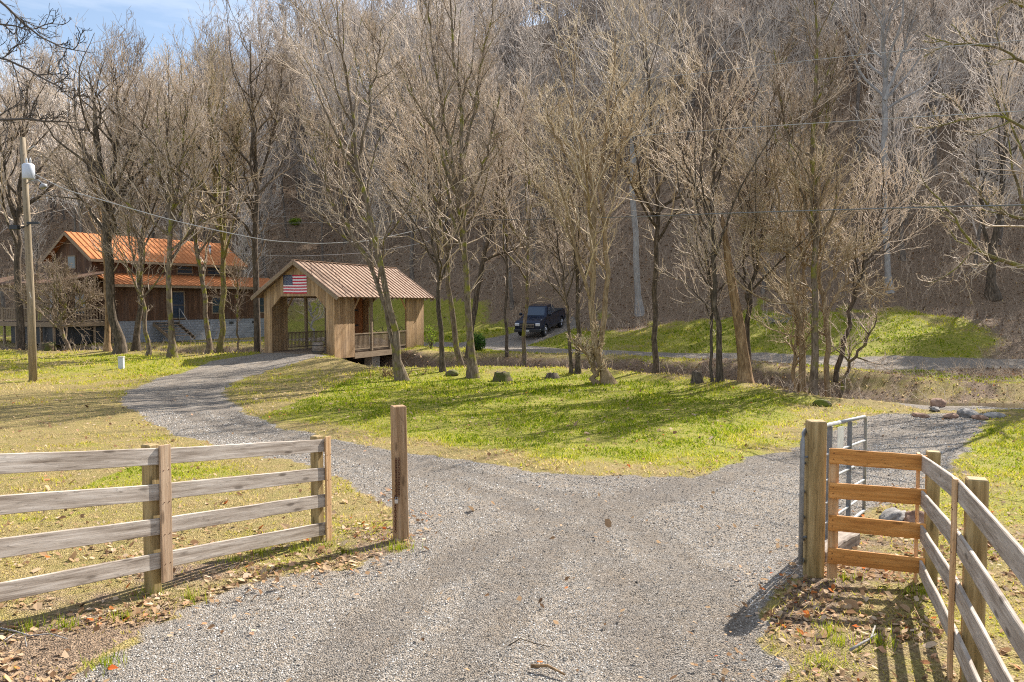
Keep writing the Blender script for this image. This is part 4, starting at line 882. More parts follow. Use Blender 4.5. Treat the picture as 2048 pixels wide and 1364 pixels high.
# metal tube gate, swung open into the property
def tube_gate():
    A = Vector((2.685, 7.34, 0)); B = Vector((4.58, 10.3, 0)); gz = P(1612, 1128, 7.34).z; H = 1.25
    root = thing('tube_gate', 'grey tubular metal farm gate standing open behind the thick post', 'gate', (A.x, A.y, gz), 0)
    ex = (B - A).normalized(); L = (B - A).length; zs = [0.02, .22, .43, .67, .94, H]
    zb = -.29
    def pt(t, z): return Vector((ex.x * L * t, ex.y * L * t, z + zb * t))
    fr = MB(); rr = .021; c = .12
    loop = [pt(0, 0), pt(0, H - .10), pt(.012, H - .03), pt(.03, H), pt(.97, H), pt(.99, H - .03), pt(1, H - .1), pt(1, 0)]
    fr.tube(loop[:4] + [pt(.5, H)], rr, 10); fr.tube([pt(.5, H)] + loop[4:], rr, 10); fr.tube([pt(0, .02), pt(1, .02)], rr, 8)
    fr.build('frame', M_GALV, root)
    for z in zs[1:-1]: MB().tube([pt(0.005, z), pt(.995, z)], .015, 8).build('rail', M_GALV, root)
    for t in (.353, .683): MB().beam(pt(t, 0.02), pt(t, H - .02), .05, .03, (ex.x, ex.y, 0)).build('upright', M_GALVBAR, root)
    n_ = Vector((ex.y, -ex.x, 0))
    s = MB(); q = [pt(.42, H - .04) + n_ * .03, pt(.52, H - .04) + n_ * .03, pt(.52, .82) + n_ * .03, pt(.42, .82) + n_ * .03]; s.prism(q, n_ * .004); s.build('sign_plate', M_SIGN, root)
    for z in (.25, 1.0): MB().tube([pt(0, z) + Vector((-.0, 0, 0)), Vector((.13, .02, z + .01))], .012, 6).build('hinge', M_GALVBAR, root)
tube_gate()

# ------------------------------------------------------------------ covered bridge
def ribbed_roof(name, x0, x1, ye, ze, yr, zr, th, mat_, parent, rib=.40, rw=.075, rh=.045):
    """one slope from eave (ye,ze) to ridge (yr,zr), length x0..x1"""
    b = MB(); s = Vector((0, yr - ye, zr - ze)); L = s.length; s.normalize(); nn = Vector((0, -s.z, s.y)); nn = nn if nn.z > 0 else -nn
    o = Vector((0, ye, ze)); n_ = int(round((x1 - x0) / rib))
    b.prism([(x0, ye, ze), (x1, ye, ze), (x1, yr, zr), (x0, yr, zr)], -nn * th)
    for i in range(n_ + 1):
        x = x0 + (x1 - x0 - rw) * i / n_
        p = [Vector((x, 0, 0)) + o + nn * .001, Vector((x + rw, 0, 0)) + o + nn * .001, Vector((x + rw * .75, 0, 0)) + o + nn * rh, Vector((x + rw * .25, 0, 0)) + o + nn * rh]
        b.prism(p, s * L)
    return b.build(name, mat_, parent)
def bridge():
    A = Vector((-9.05, 41.0, -.20)); yaw = math.atan2(.922, .386); W = 4.47; L = 9.2
    br = thing('covered_bridge', 'small wooden covered bridge with ribbed metal roof over the creek', 'bridge', A, yaw)
    ze, zr = 2.92, 4.80        # heights above the deck (deck top at local z 0)
    zb = -.27; wt = .10; o = .5; top = 3.02
    # side walls: two solid panels and an open bay each
    for side, (ya, yb) in (('r', (0, wt)), ('l', (W - wt, W))):
        for (xa, xb) in ((0.004, 1.73), (7.17, L - .004)):
            b = MB(); b.box(xa, xb, ya, yb, zb, top); 
            b.build('wall', M_BRIDGEWALL, br)
        if side == 'l':
            b = MB(); b.box(6.9, L - .02, ya - .03, ya - .004, 0, top - .1); pn = b.build('inner_wall', M_BRIDGEIN, br)
            pn['label'] = 'inner boards coloured red brown to look sunlit through the open side'
            for z in (1.15, 2.1):
                h_ = MB(); h_.box(7.2, 8.6, ya - .05, ya - .032, z, z + .09); h_.tube([(7.5, ya - .04, z - .08), (7.5, ya - .04, z + .16)], .04, 6); h_.tube([(8.1, ya - .04, z - .08), (8.1, ya - .04, z + .16)], .04, 6); h_.build('strap_hinge', M_DARKMET, pn)
        b = MB(); b.box(0.0, L, ya + .005, yb - .005, top + .002, top + .16); b.build('top_beam', M_BEAM, br)
        ym = (ya + yb) / 2
        for x in (3.43, 5.35): b = MB(); b.box(x - .07, x + .07, ym - .07, ym + .07, -.02, top); b.build('bay_post', M_BEAM, br)
        for x, s_ in ((1.73, 1), (7.17, -1)): MB().beam((x, ym, top - .75), (x + s_ * .6, ym, top - .05), .06, .08, (0, 1, 0)).build('brace', M_BATTEN, br)
        b = MB(); b.box(1.74, 7.16, ym - .05, ym + .05, .92, .97); b.box(1.74, 7.16, ym - .03, ym + .03, .10, .16); rl = b.build('railing', M_BEAM, br)
        for i in range(44):
            x = 1.84 + i * (5.22 / 43); b = MB(); b.box(x - .019, x + .019, ym - .019, ym + .019, .162, .918); b.build('baluster', M_BEAM, rl)
    # deck and side beams
    b = MB(); b.box(.0, L, wt + .003, W - wt - .003, -.06, 0.0); b.build('deck', M_DECKWOOD, br)
    for ya, yb in ((-.012, .14), (W - .14, W + .012)): b = MB(); b.box(1.735, 7.165, ya, yb, -.36, -.065); b.build('side_beam', M_BEAM, br)
    # gable ends
    def gable(x0, x1):
        jl, jr = .50, .50; h = 2.95; ch = .62; ap = zr - .10; b = MB()
        sl = (zr - ze) / (W / 2 + o)
        ya, yb = -.002, W + .002; e = ap - sl * (W / 2)
        outline = [(ya, -.27), (jr, -.27), (jr, h - ch), (jr + ch, h), (W - jl - ch, h), (W - jl, h - ch), (W - jl, -.27), (yb, -.27), (yb, e), (W / 2, ap), (ya, e)]
        b.prism([(x0, y, z) for y, z in outline], (x1 - x0, 0, 0)); return b.build('gable_wall', M_BRIDGEWALL, br)
    gable(-.09, 0.0); gable(L, L + .09)
    rf = ribbed_roof('roof', -o, L + o, -o, ze, W / 2, zr, .05, M_BRIDGEROOF, br)
    ribbed_roof('roof', -o, L + o, W + o, ze, W / 2, zr, .05, M_BRIDGEROOF, br)
    b = MB(); b.box(-o, L + o, W / 2 - .09, W / 2 + .09, zr + .02, zr + .05); b.build('ridge_cap', M_BRIDGEROOF, br)
    for x in (-o - .03, L + o + .004):
        for sgn in (0, 1):
            y0_, y1_ = (-o, W / 2) if sgn == 0 else (W + o, W / 2)
            MB().beam((x + .013, y0_, ze - .12), (x + .013, y1_ , zr - .12), .026, .16, (0, 0, 1)).build('barge_board', M_BEAM, br)
    for i in range(18):
        x = -.3 + i * .58
        MB().beam((x, -.44, ze - .10), (x, .1, ze + .27), .06, .09).build('rafter_tail', M_BEAM, br)
    # abutments and pier
    b = MB(); b.box(0.1, 1.2, .25, W - .25, -1.5, -.08); b.build('abutment', M_CONC, br)
    b = MB(); b.box(8.2, 9.3, .25, W - .25, -1.5, -.08); b.build('abutment', M_CONC, br)
    b = MB(); b.box(3.75, 4.55, .2, .75, -2.1, -.37, .03); b.build('pier', M_CONC, br)
    b = MB(); b.box(3.75, 4.55, W - .75, W - .2, -2.1, -.37, .03); b.build('pier', M_CONC, br)
    # flag
    fl = thing('flag', 'American flag pinned flat on the bridge gable', 'flag', A + Vector((0, 0, 0)), yaw)
    ha, hb = W / 2 + .93, W / 2 - .55; z1, z0 = 4.07, 3.10        # hoist side at larger y
    def fp(u, v, off=0):   # u 0..1 from hoist, v 0..1 from top
        return (-.105 - off - .012 * math.sin(u * 9 + v * 2) * u - .004, ha + (hb - ha) * u, z1 + (z0 - z1) * v - .02 * u * math.sin(u * 3.0))
    def grid(name, rects, m, off, parent):
        bm = bmesh.new()
        for (u0, u1, v0, v1) in rects:
            nx = max(2, int((u1 - u0) * 24)); rows = []
            for j in range(2): rows.append([bm.verts.new(fp(u0 + (u1 - u0) * i / nx, v0 + (v1 - v0) * j, off)) for i in range(nx + 1)])
            for i in range(nx): bm.faces.new([rows[0][i], rows[0][i + 1], rows[1][i + 1], rows[1][i]])
        me = bpy.data.meshes.new(name); bm.to_mesh(me); bm.free(); return link(name, me, m, parent)
    grid('red_stripes', [((.4 if i < 7 else 0), 1, i / 13, (i + 1) / 13) for i in range(0, 13, 2)], m_simple('flag_red', (.55, .03, .06), .8, bstr=0, var=.1), 0, fl)
    grid('white_stripes', [((.4 if i < 7 else 0), 1, i / 13, (i + 1) / 13) for i in range(1, 13, 2)], m_simple('flag_white', (.80, .76, .76), .8, bstr=0, var=.05), 0, fl)
    cn_ = grid('canton', [(0, .4, 0, 7 / 13)], m_simple('flag_blue', (.02, .03, .10), .8, bstr=0, var=.1), 0, fl)
    bm = bmesh.new()
    for r in range(9):
        for c_ in range(6 if r % 2 == 0 else 5):
            u = .4 * ((c_ * 2 + 1 + (r % 2)) / 12); v = (7 / 13) * ((r + 1) / 10); pts = []
            for k in range(10):
                a = math.pi * k / 5; rr = (.027 if k % 2 == 0 else .011); x, y, z = fp(u, v, .006); pts.append(bm.verts.new((x, y + math.sin(a) * rr, z + math.cos(a) * rr)))
            bm.faces.new(pts)
    me = bpy.data.meshes.new('stars'); bm.to_mesh(me); bm.free(); link('stars', me, m_simple('flag_star', (.8, .8, .8), .8, bstr=0), cn_)
    # barrel planter at the corner
    pl = ground_hit(645, 716); z = hz(*pl) - .03
    pt_ = thing('planter', 'brown wooden barrel planter at the bridge corner', 'planter', (A.x - .85, A.y - .25, z + .0))
    b = MB(); b.tube([(0, 0, 0), (0, 0, .3), (0, 0, .62)], [.24, .30, .27], 14); b.build('barrel', M_TIE, pt_)
    for zz in (.14, .46): b = MB(); b.tube([(0, 0, zz), (0, 0, zz + .03)], [.303, .305], 14); b.build('hoop', M_DARKMET, pt_)
bridge()

# ------------------------------------------------------------------ house
def house():
    N0 = Vector((-29.2, 56.0, 0)); yaw = math.atan2(.866, .5); L = 13.0
    h = thing('timber_house', 'brown timber house with orange metal roofs behind the creek trees', 'house', N0, yaw)
    W = 5.0; ze, zr = 5.55, 7.45; o = .45
    # local x along the long side, +y away from the drive side, local -y faces the bridge
    b = MB(); b.prism([(0, .2, .9), (0, W, .9), (0, W, ze + .1), (0, W / 2, zr - .12), (0, .2, ze + .1)], (L - .4, 0, 0)); b.build('upper_storey', M_HOUSEWALL, h)
    b = MB(); b.box(.4, L + 2.6, -2.1, .196, 1.15, 3.78); b.build('lower_storey', M_HOUSEWALL, h)
    b = MB(); b.box(.42, L + 2.58, -2.08, .15, -.5, 1.145); b.build('foundation', M_BLOCK, h)
    ribbed_roof('roof', -.5, L + .3, -o, ze - .08, W / 2, zr, .06, M_ORANGEROOF, h, rib=.42, rh=.045)
    ribbed_roof('roof', -.5, L + .3, W + o, ze - .08, W / 2, zr, .06, M_ORANGEROOF, h, rib=.42, rh=.045)
    ribbed_roof('porch_roof', -.3, L + 3.0, -2.6, 3.72, .19, 4.55, .06, M_ORANGEROOF, h, rib=.42, rh=.045)
    b = MB(); b.box(-.5, L + .3, -o - .03, -o + .0, ze - .28, ze - .12); b.build('fascia', M_BEAM, h)
    b = MB(); b.box(-.3, L + 3.0, -2.63, -2.605, 3.50, 3.68); b.build('fascia', M_BEAM, h)
    for x in (-.53, L + .304):
        for y0_ in (-o, W + o): MB().beam((x, y0_, ze - .2), (x, W / 2, zr - .13), .03, .2).build('barge_board', M_BEAM, h)
    def window(x, z, w, hh, y=-2.1):
        b = MB(); f = .09
        b.box(x - w / 2 - f, x + w / 2 + f, y - .03, y - .002, z - f, z); b.box(x - w / 2 - f, x + w / 2 + f, y - .03, y - .002, z + hh, z + hh + f)
        b.box(x - w / 2 - f, x - w / 2, y - .03, y - .002, z + .001, z + hh - .001); b.box(x + w / 2, x + w / 2 + f, y - .03, y - .002, z + .001, z + hh - .001)
        b.box(x - w / 2 + .001, x + w / 2 - .001, y - .028, y - .004, z + hh / 2 - .02, z + hh / 2 + .02)
        fr = b.build('window', M_BEAM, h); g_ = MB(); g_.box(x - w / 2, x + w / 2, y - .016, y - .008, z, z + hh); g_.build('pane', M_GLASSDK, fr)
    window(8.7, 1.65, .78, 1.15); window(13.2, 1.65, .78, 1.15); window(5.2, 1.3, .95, 1.9)
    window(7.6, 4.75, 1.3, .5, .2); window(10.4, 4.75, 1.3, .5, .2)
    b = MB(); b.tube([(10.6, .9, 6.1), (10.6, .9, 7.0)], .09, 10); b.tube([(10.6, .9, 6.98), (10.6, .9, 7.12)], [.17, .03], 10); b.tube([(10.6, .9, 6.06), (10.6, .9, 6.28)], [.26, .12], 10); b.build('flue_pipe', M_STEEL, h)
    # porch in front of the gable end with deck, rail and roof
    dx0, dx1, dy0, dy1, dz = -4.2, -.02, -2.2, 9.6, 1.15
    b = MB(); b.box(dx0, dx1, dy0, dy1, dz - .04, dz); b.build('deck', M_DECKWOOD, h)
    b = MB(); b.box(dx0 - .04, dx0, dy0, dy1, dz - .3, dz - .01); b.box(dx0, -.02, dy0 - .04, dy0 - .002, dz - .3, dz - .01); b.build('rim_joist', M_BEAM, h)
    b = MB(); b.box(dx0 + .3, -.3, dy0 + .25, dy0 + .3, -.3, dz - .05); b.box(dx0 + .25, dx0 + .3, dy0 + .25, 3.2, -.3, dz - .05); b.build('dark_skirt', M_DARKMET, h)
    for y in np.arange(dy0 + .08, dy1, 1.45): b = MB(); b.box(dx0 + .02, dx0 + .14, y - .06, y + .06, -.5, dz - .05); b.build('deck_post', M_BEAM, h)
    for x in (-1.4, -.1): b = MB(); b.box(x - .06, x + .06, dy0 + .02, dy0 + .14, -.5, dz - .05); b.build('deck_post', M_BEAM, h)
    rl = MB(); rl.box(dx0, dx0 + .07, dy0, dy1, dz + .86, dz + .93); rl.box(dx0 + .072, .2, dy0, dy0 + .07, dz + .86, dz + .93); rl.box(dx0 + .01, dx0 + .05, dy0, dy1, dz + .1, dz + .15); rl.box(dx0 + .072, .2, dy0 + .01, dy0 + .05, dz + .1, dz + .15)
    for y in np.arange(dy0 + .07, dy1, 1.95): rl.box(dx0 + .0, dx0 + .09, y - .045, y + .045, dz + .002, dz + 1.0)
    r_ = rl.build('railing', M_BEAM, h)
    for i in range(58):
        y = dy0 + .2 + i * (dy1 - dy0 - .3) / 57; b = MB(); b.box(dx0 + .015, dx0 + .045, y - .03, y + .03, dz + .152, dz + .858); b.build('baluster', M_BEAM, r_)
    for i in range(20):
        x = dx0 + .25 + i * .21; b = MB(); b.box(x - .03, x + .03, dy0 + .015, dy0 + .045, dz + .152, dz + .858); b.build('baluster', M_BEAM, r_)
    for y in (dy0 + .1, 1.2, 4.6, 8.0): b = MB(); b.box(dx0 + .1, dx0 + .24, y - .07, y + .07, dz, 3.6); b.build('porch_post', M_BEAM, h)
    b = MB(); b.prism([(dx0 - .3, dy0 - .3, 3.62), (dx0 - .3, dy1 - 1, 3.62), (-.02, dy1 - 1, 4.5), (-.02, dy0 - .3, 4.5)], (0, 0, .08)); b.build('porch_roof', M_HOUSEWALL, h)
    b = MB(); b.box(dx0 + .08, dx0 + .26, dy0, dy1 - 1, 3.6 - .2, 3.6); b.build('porch_beam', M_BEAM, h)
    for (y, z, w, hh) in ((1.6, 1.7, 1.1, 1.4), (4.8, 1.25, 1.0, 2.0), (2.5, 4.9, .8, .8)):
        b = MB(); b.box(-.05, -.004, y - w / 2 - .08, y + w / 2 + .08, z - .08, z + hh + .08); fr = b.build('window', M_BEAM, h); g_ = MB(); g_.box(-.06, -.052, y - w / 2, y + w / 2, z, z + hh); g_.build('pane', M_GLASSDK, fr)
    # steps down from the porch
    s = MB()
    for i in range(6): s.box(3.1, 5.1, -2.45 - i * .30, -2.12 - i * .30 + .0, dz - .16 - i * .19, dz - .12 - i * .19)
    st = s.build('steps', M_DECKWOOD, h)
    for x in (3.08, 5.12): MB().beam((x, -2.1, dz - .25), (x, -4.0, -.15), .05, .22).build('stringer', M_BEAM, st)
    MB().tube([(5.2, -2.2, dz + .9), (5.2, -4.1, -.0)], .03, 6).build('handrail', M_GALV, st)
    MB().tube([(5.2, -2.2, dz - .2), (5.2, -2.2, dz + .9)], .03, 6).build('handrail_post', M_GALV, st)
    for x in (7.6, 9.9, 12.2): b = MB(); b.box(x, x + .4, -2.11, -2.085, .75, .93); b.build('foundation_vent', M_DARKMET, h)
house()

# ------------------------------------------------------------------ truck
def truck():
    x, y = 2.1, 57.0; z = hz(x, y) + .02; hd = math.atan2(-.95, -.36)
    t = thing('pickup_truck', 'dark blue pickup truck parked on the lane facing the valley', 'truck', (x, y, z), hd)
    sl = math.atan((hz(x - .36 * 1.8, y - .95 * 1.8) - hz(x + .36 * 1.8, y + .95 * 1.8)) / 3.6); t.rotation_euler = (0, -sl, hd)
    def arch(cx, r=.48, n=9): return [(cx + r * math.cos(a), .40 + r * math.sin(a)) for a in [math.pi * (1 - i / (n - 1)) for i in range(n)]][::-1]
    prof = [(2.85, .48), (2.92, .62), (2.92, .92), (2.86, 1.10), (2.70, 1.20), (1.45, 1.30), (-.85, 1.30), (-.88, 1.26), (-2.85, 1.28), (-2.90, 1.2), (-2.90, .60), (-2.8, .52)]
    low = [(-2.45, .45)] + arch(-1.85)[::-1] + [(-1.2, .42), (1.15, .42)] + arch(1.85)[::-1] + [(2.5, .48)]
    poly = prof + low
    b = MB(); w = .98
    b.prism([(px, -w, pz) for px, pz in poly], (0, 2 * w, 0))
    for v in b.bm.verts:       # round the nose and tuck the shoulders
        if v.co.z > 1.15: v.co.y *= .93
        if v.co.x > 2.6: v.co.y *= .93
        if v.co.z < .55: v.co.y *= .96
    b.build('body', M_PAINT, t, bev=.025)
    def cab(z0, z1, x0, x1, tx0, tx1, w0, w1):
        return [(x0, -w0, z0), (x1, -w0, z0), (x1, w0, z0), (x0, w0, z0), (tx0, -w1, z1), (tx1, -w1, z1), (tx1, w1, z1), (tx0, w1, z1)]
    v = cab(1.28, 1.92, -.84, 1.5, -.62, .62, .90, .70); b = MB(); vv = [b.bm.verts.new(p) for p in v]
    for q in ((0, 1, 5, 4), (1, 2, 6, 5), (2, 3, 7, 6), (3, 0, 4, 7), (4, 5, 6, 7), (0, 3, 2, 1)): b.bm.faces.new([vv[i] for i in q])
    b.build('cab', M_PAINT, t, bev=.04)
    def lerp(a, b_, k): return Vector(a) * (1 - k) + Vector(b_) * k
    def pane(i0, i1, i2, i3, u0, u1, v0, v1, off):
        a, b_, c, d = (Vector(v[i]) for i in (i0, i1, i2, i3)); q = []
        for (u, w_) in ((u0, v0), (u1, v0), (u1, v1), (u0, v1)): q.append(lerp(lerp(a, b_, u), lerp(d, c, u), w_) + Vector(off))
        g = MB(); g.prism(q, Vector(off) * .4); g.build('window', M_GLASSDK, t)
    pane(1, 2, 6, 5, .08, .92, .12, .88, (.018, 0, .012))
    for (a, b_, c, d, sy) in ((0, 1, 5, 4, -1), (3, 2, 6, 7, 1)):
        pane(a, b_, c, d, .06, .46, .14, .84, (0, sy * .015, .005)); pane(a, b_, c, d, .50, .88, .14, .84, (0, sy * .015, .005))
    b = MB(); b.box(-2.8, -.95, -.80, .80, 1.275, 1.31); b.build('bed_cover', M_BLACK, t)
    b = MB(); b.box(2.90, 2.955, -.52, .52, .72, 1.06, .02); gr2 = b.build('grille', M_BLACK, t)
    for z_ in (.80, .89, .98): b = MB(); b.box(2.956, 2.97, -.5, .5, z_ - .012, z_ + .012); b.build('grille_bar', M_CHROME, gr2)
    for s in (-1, 1):
        b = MB(); b.box(2.84, 2.945, s * .74 - .16, s * .74 + .16, .86, 1.06, .03); b.build('headlight', M_LAMP, t)
        b = MB(); b.box(1.05, 1.25, s * 1.08 - .10, s * 1.08 + .10, 1.32, 1.50, .03); b.build('mirror', M_PAINT, t)
    b = MB(); b.box(2.86, 3.02, -.94, .94, .46, .66, .03); b.build('bumper', M_DARKMET, t)
    b = MB(); b.box(3.021, 3.03, -.16, .16, .50, .62); b.build('number_plate', M_SIGN, t)
    for cx in (1.85, -1.85):
        for s in (-1, 1):
            b = MB(); b.tube([(cx, s * .72, .40), (cx, s * .75, .40), (cx, s * .93, .40), (cx, s * .965, .40)], [.36, .40, .40, .36], 20); wh = b.build('wheel', M_BLACK, t)
            r2 = MB(); r2.tube([(cx, s * .955, .40), (cx, s * .975, .40)], [.25, .23], 14)
            for k in range(6):
                a = k * math.pi / 3; r2.beam((cx, s * .978, .40), (cx + .2 * math.cos(a), s * .978, .40 + .2 * math.sin(a)), .015, .05, (0, 1, 0))
            r2.build('rim', M_CHROME, wh)
truck()

# ------------------------------------------------------------------ utility pole and cables
def pole():
    D = 31.0; pb = P(66, 757, D); pt_ = P(45, 275, D); z0 = hz(pb.x, D)
    r = thing('utility_pole', 'tall wooden utility pole with a transformer at the lawn edge', 'utility pole', (pb.x, D, z0))
    def L(px, py, dd=0): p = P(px, py, D + dd); return (p.x - pb.x, p.y - D, p.z - z0)
    MB().tube([(0, 0, -.5), L(62, 600), L(54, 430), L(45, 275)], [.15, .135, .115, .10], 14).build('shaft', M_POLE, r)
    b = MB(); c = L(57, 343, -.35); b.tube([(c[0], c[1], c[2] - .28), (c[0], c[1], c[2] - .26), (c[0], c[1], c[2] + .24), (c[0], c[1], c[2] + .30)], [.19, .215, .215, .15], 18)
    tr = b.build('transformer', M_TRANSF, r)
    for dx in (-.06, .08): MB().tube([(c[0] + dx, c[1], c[2] + .28), (c[0] + dx, c[1], c[2] + .34), (c[0] + dx, c[1], c[2] + .40), (c[0] + dx, c[1], c[2] + .52)], [.045, .03, .045, .02], 8).build('bushing', M_CERAM, tr)
    MB().tube([L(55, 300), L(62, 296, -.2), L(68, 292, -.3)], .02, 6).build('cutout_arm', M_CERAM, r)
    b = MB(); b.tube([L(55, 366), L(64, 361, -.4), L(76, 360, -.9), L(84, 366, -1.1)], .022, 8); b.build('lamp_arm', M_GALV, r)
    b = MB(); q = L(86, 372, -1.15); b.tube([(q[0] - .05, q[1], q[2] + .07), (q[0], q[1], q[2]), (q[0] + .03, q[1], q[2] - .08)], [.06, .15, .11], 12); b.build('lamp_head', M_GALV, r)
    q = L(29, 455, -.2); b = MB(); b.box(q[0] - .16, q[0] + .16, q[1] - .1, q[1] + .1, q[2] - .08, q[2] + .09, .015); b.build('floodlight', M_DARKMET, r)
    q = L(64, 446, -.3); b = MB(); b.box(q[0] - .18, q[0] + .28, q[1] - .06, q[1] + .06, q[2] - .045, q[2] + .045, .01); b.build('floodlight', M_DARKMET, r)
    MB().tube([L(40, 457, -.1), L(53, 452, -.1), L(62, 446, -.2)], .02, 6).build('bracket', M_DARKMET, r)
    b = MB(); q = L(60, 560, -.15)
    for k in range(5): b.box(q[0] - .03 + .012 * k, q[0] - .01 + .012 * k, q[1] - .02, q[1] - .008, q[2] - .5 - k * .05, q[2] - .47 - k * .05)
    b.build('tag_plate', M_SIGN, r)
pole()
def cable(pts, rad, label, m):
    """pts: (px, py, D)"""
    ps = [P(*p) for p in pts]; o = thing
    fine = []
    n = len(ps)
    for i in range(n - 1):
        p0, p1, p2, p3 = ps[max(i - 1, 0)], ps[i], ps[i + 1], ps[min(i + 2, n - 1)]
        for k in range(8):
            t = k / 8; fine.append(.5 * ((2 * p1) + (-p0 + p2) * t + (2 * p0 - 5 * p1 + 4 * p2 - p3) * t * t + (-p0 + 3 * p1 - 3 * p2 + p3) * t ** 3))
    fine.append(ps[-1]); b = MB(); b.tube(fine, rad, 6); tag(b.build('overhead_cable', m), label, 'cable', 'overhead cables')
cable([(64, 345, 30.7), (130, 378, 30.9), (200, 399, 31.2), (356, 443, 32), (520, 478, 33.5), (600, 485, 34.5), (640, 487, 35), (700, 484, 36), (750, 479, 37), (850, 456, 39.5), (905, 436, 41), (940, 418, 42)], .019, 'thick cable sagging from the transformer down past the bridge roof', M_WIRE)
cable([(440, 503, 48), (480, 507, 47), (570, 512, 46), (650, 510, 45), (740, 504, 44), (830, 489, 43), (900, 470, 42)], .016, 'lower cable sagging just above the bridge roof', M_WIRE)
cable([(480, 448, 56), (900, 441, 38), (1100, 438, 32), (1280, 433, 27.5), (1500, 425, 23), (1800, 416, 18.5), (2048, 410, 16), (2300, 404, 14)], .016, 'long nearly level dark cable crossing in front of the hillside', M_WIREDK)
cable([(1100, 176, 34), (1380, 148, 26), (1700, 112, 20), (2048, 80, 16), (2300, 58, 14)], .008, 'topmost thin cable rising to the upper frame edge', M_WIRE)
cable([(1100, 286, 34), (1400, 262, 26), (1700, 242, 20), (2048, 222, 16), (2300, 208, 14)], .010, 'middle thin cable crossing the wooded slope', M_WIRE)

# utility pedestal
x, y = ground_hit(243, 738, 10); z = hz(x, y)
pd = thing('utility_pedestal', 'short pale green grey utility pedestal box on the lawn', 'pedestal', (x, y, z))
b = MB(); b.box(-.11, .11, -.09, .09, -.1, .48, .01); b.build('body', M_TRANSF, pd)
b = MB(); b.box(-.125, .125, -.105, .105, .482, .54, .015); b.build('cap', M_CERAM, pd)

# ------------------------------------------------------------------ stumps, rocks, logs, sticks, shrubs
def rock(name, label, cat, px, py, sx, sy, sz, m, seed, dmin=6, D=None, sink=.3):
    rng = random.Random(seed); x, y = ground_hit(px, py, dmin) if D is None else tuple(P(px, py, D))[:2]; bm = bmesh.new()
    bmesh.ops.create_icosphere(bm, subdivisions=4, radius=1); o3 = np.array([rng.random() * 50, rng.random() * 50])
    co = np.array([v.co for v in bm.verts]); n = 1 + .35 * fbm(co[:, 0] * 1.4 + o3[0] + co[:, 2], co[:, 1] * 1.4 + o3[1] - co[:, 2], 4) + .10 * fbm(co[:, 0] * 5 + co[:, 2] * 3, co[:, 1] * 5 + 9, 2)
    for v, k in zip(bm.verts, n): v.co = Vector((v.co.x * sx * k, v.co.y * sy * k, v.co.z * sz * k))
    for f in bm.faces: f.smooth = True
    me = bpy.data.meshes.new(name); bm.to_mesh(me); bm.free(); o = link(name, me, m); o.location = (x, y, hz(x, y) + sz * (1 - 2 * sink)); o.rotation_euler = (0, 0, rng.random() * 6)
    return tag(o, label, cat)
def stump(label, px, py, r, h_, m, seed, D=None):
    rng = random.Random(seed); x, y = ground_hit(px, py, 8) if D is None else tuple(P(px, py, D))[:2]; z = hz(x, y)
    t = thing('tree_stump', label, 'stump', (x, y, z)); b = MB(); n = 18; rings = []
    for j, (zz, k) in enumerate([(-.15, 1.5), (0, 1.3), (.12, 1.12), (h_ * .6, 1.0), (h_, .96)]):
        rings.append([b.bm.verts.new((math.cos(a) * r * k * (1 + .12 * math.sin(3 * a + seed) * (1.4 - zz) + .05 * rng.random()), math.sin(a) * r * k * (1 + .1 * math.sin(4 * a)), zz + (rng.uniform(-.3, .12) * h_ * .5 if j == 4 else 0))) for a in [2 * math.pi * i / n for i in range(n)]])
    for j in range(4):
        for i in range(n): f = b.bm.faces.new([rings[j][i], rings[j][(i + 1) % n], rings[j + 1][(i + 1) % n], rings[j + 1][i]]); f.smooth = True
    b.bm.faces.new(rings[0][::-1]); c = b.bm.verts.new((0, 0, h_ * .85))
    for i in range(n): b.bm.faces.new([rings[4][i], rings[4][(i + 1) % n], c])
    b.build('stump_wood', m, t)
stump('round brown stump on the lawn edge below the fan shaped tree', 1003, 762, .30, .36, M_STUMP, 1)
stump('low dark stump left of the golden tree', 1103, 757, .22, .22, M_BARKDK, 2)
stump('splintered broken stump between the twin trunks and the lone dark trunk', 1393, 766, .18, .42, M_BARKDK, 3)
stump('reddish brown stump behind the utility pole', 98, 700, .36, .62, M_STUMP, 4, D=47)
stump('dark tilted stump below the deck', 194, 703, .40, .80, M_BARKDK, 5, D=47)
rock('boulder', 'mossy boulder on the bank just right of the bridge', 'boulder', 905, 752, .30, .26, .16, M_ROCKMOSS, 3)
rock('boulder', 'mossy grey rock on the lawn below the pinkish trunk', 'boulder', 1644, 812, .26, .2, .13, M_ROCKMOSS, 4)
rock('boulder', 'reddish boulder on the bank above the ford', 'boulder', 1876, 812, .22, .2, .16, M_ROCKRED, 5)
for i, (px, py, s) in enumerate([(1936, 832, .30), (1900, 836, .2), (1985, 835, .22), (1840, 834, .16), (1870, 822, .18), (1960, 838, .16)]):
    rock('creek_stone', ['long flat grey stone lying in the ford', 'small stone left in the ford shallows', 'pale stone at the right side of the ford', 'little stone at the left edge of the ford', 'brown stone under the ford bank', 'rounded stone near the ford outlet'][i], 'stone', px, py, s * 1.5, s * .7, s * .45, M_ROCK if i % 2 == 0 else M_ROCKRED, 20 + i, 12)
rock('boulder', 'tan flat topped rock behind the return panel', 'boulder', 1788, 1048, .20, .16, .14, M_ROCK, 7, 7)
rock('boulder', 'red brown rock beside the tan rock behind the return panel', 'boulder', 1836, 1060, .17, .17, .15, M_ROCKRED, 8, 7)
lg = thing('landscape_timber', 'weathered square timber lying behind the metal gate', 'timber', (3.35, 8.15, hz(3.35, 8.15)))
plank('beam', (3.02, 7.85, hz(3.0, 7.85) + .05), (3.75, 8.75, hz(3.75, 8.75) + .06), .16, .20, Vector((.77, -.63, 0)), M_TIE, lg, bev=.015, warp=.006)
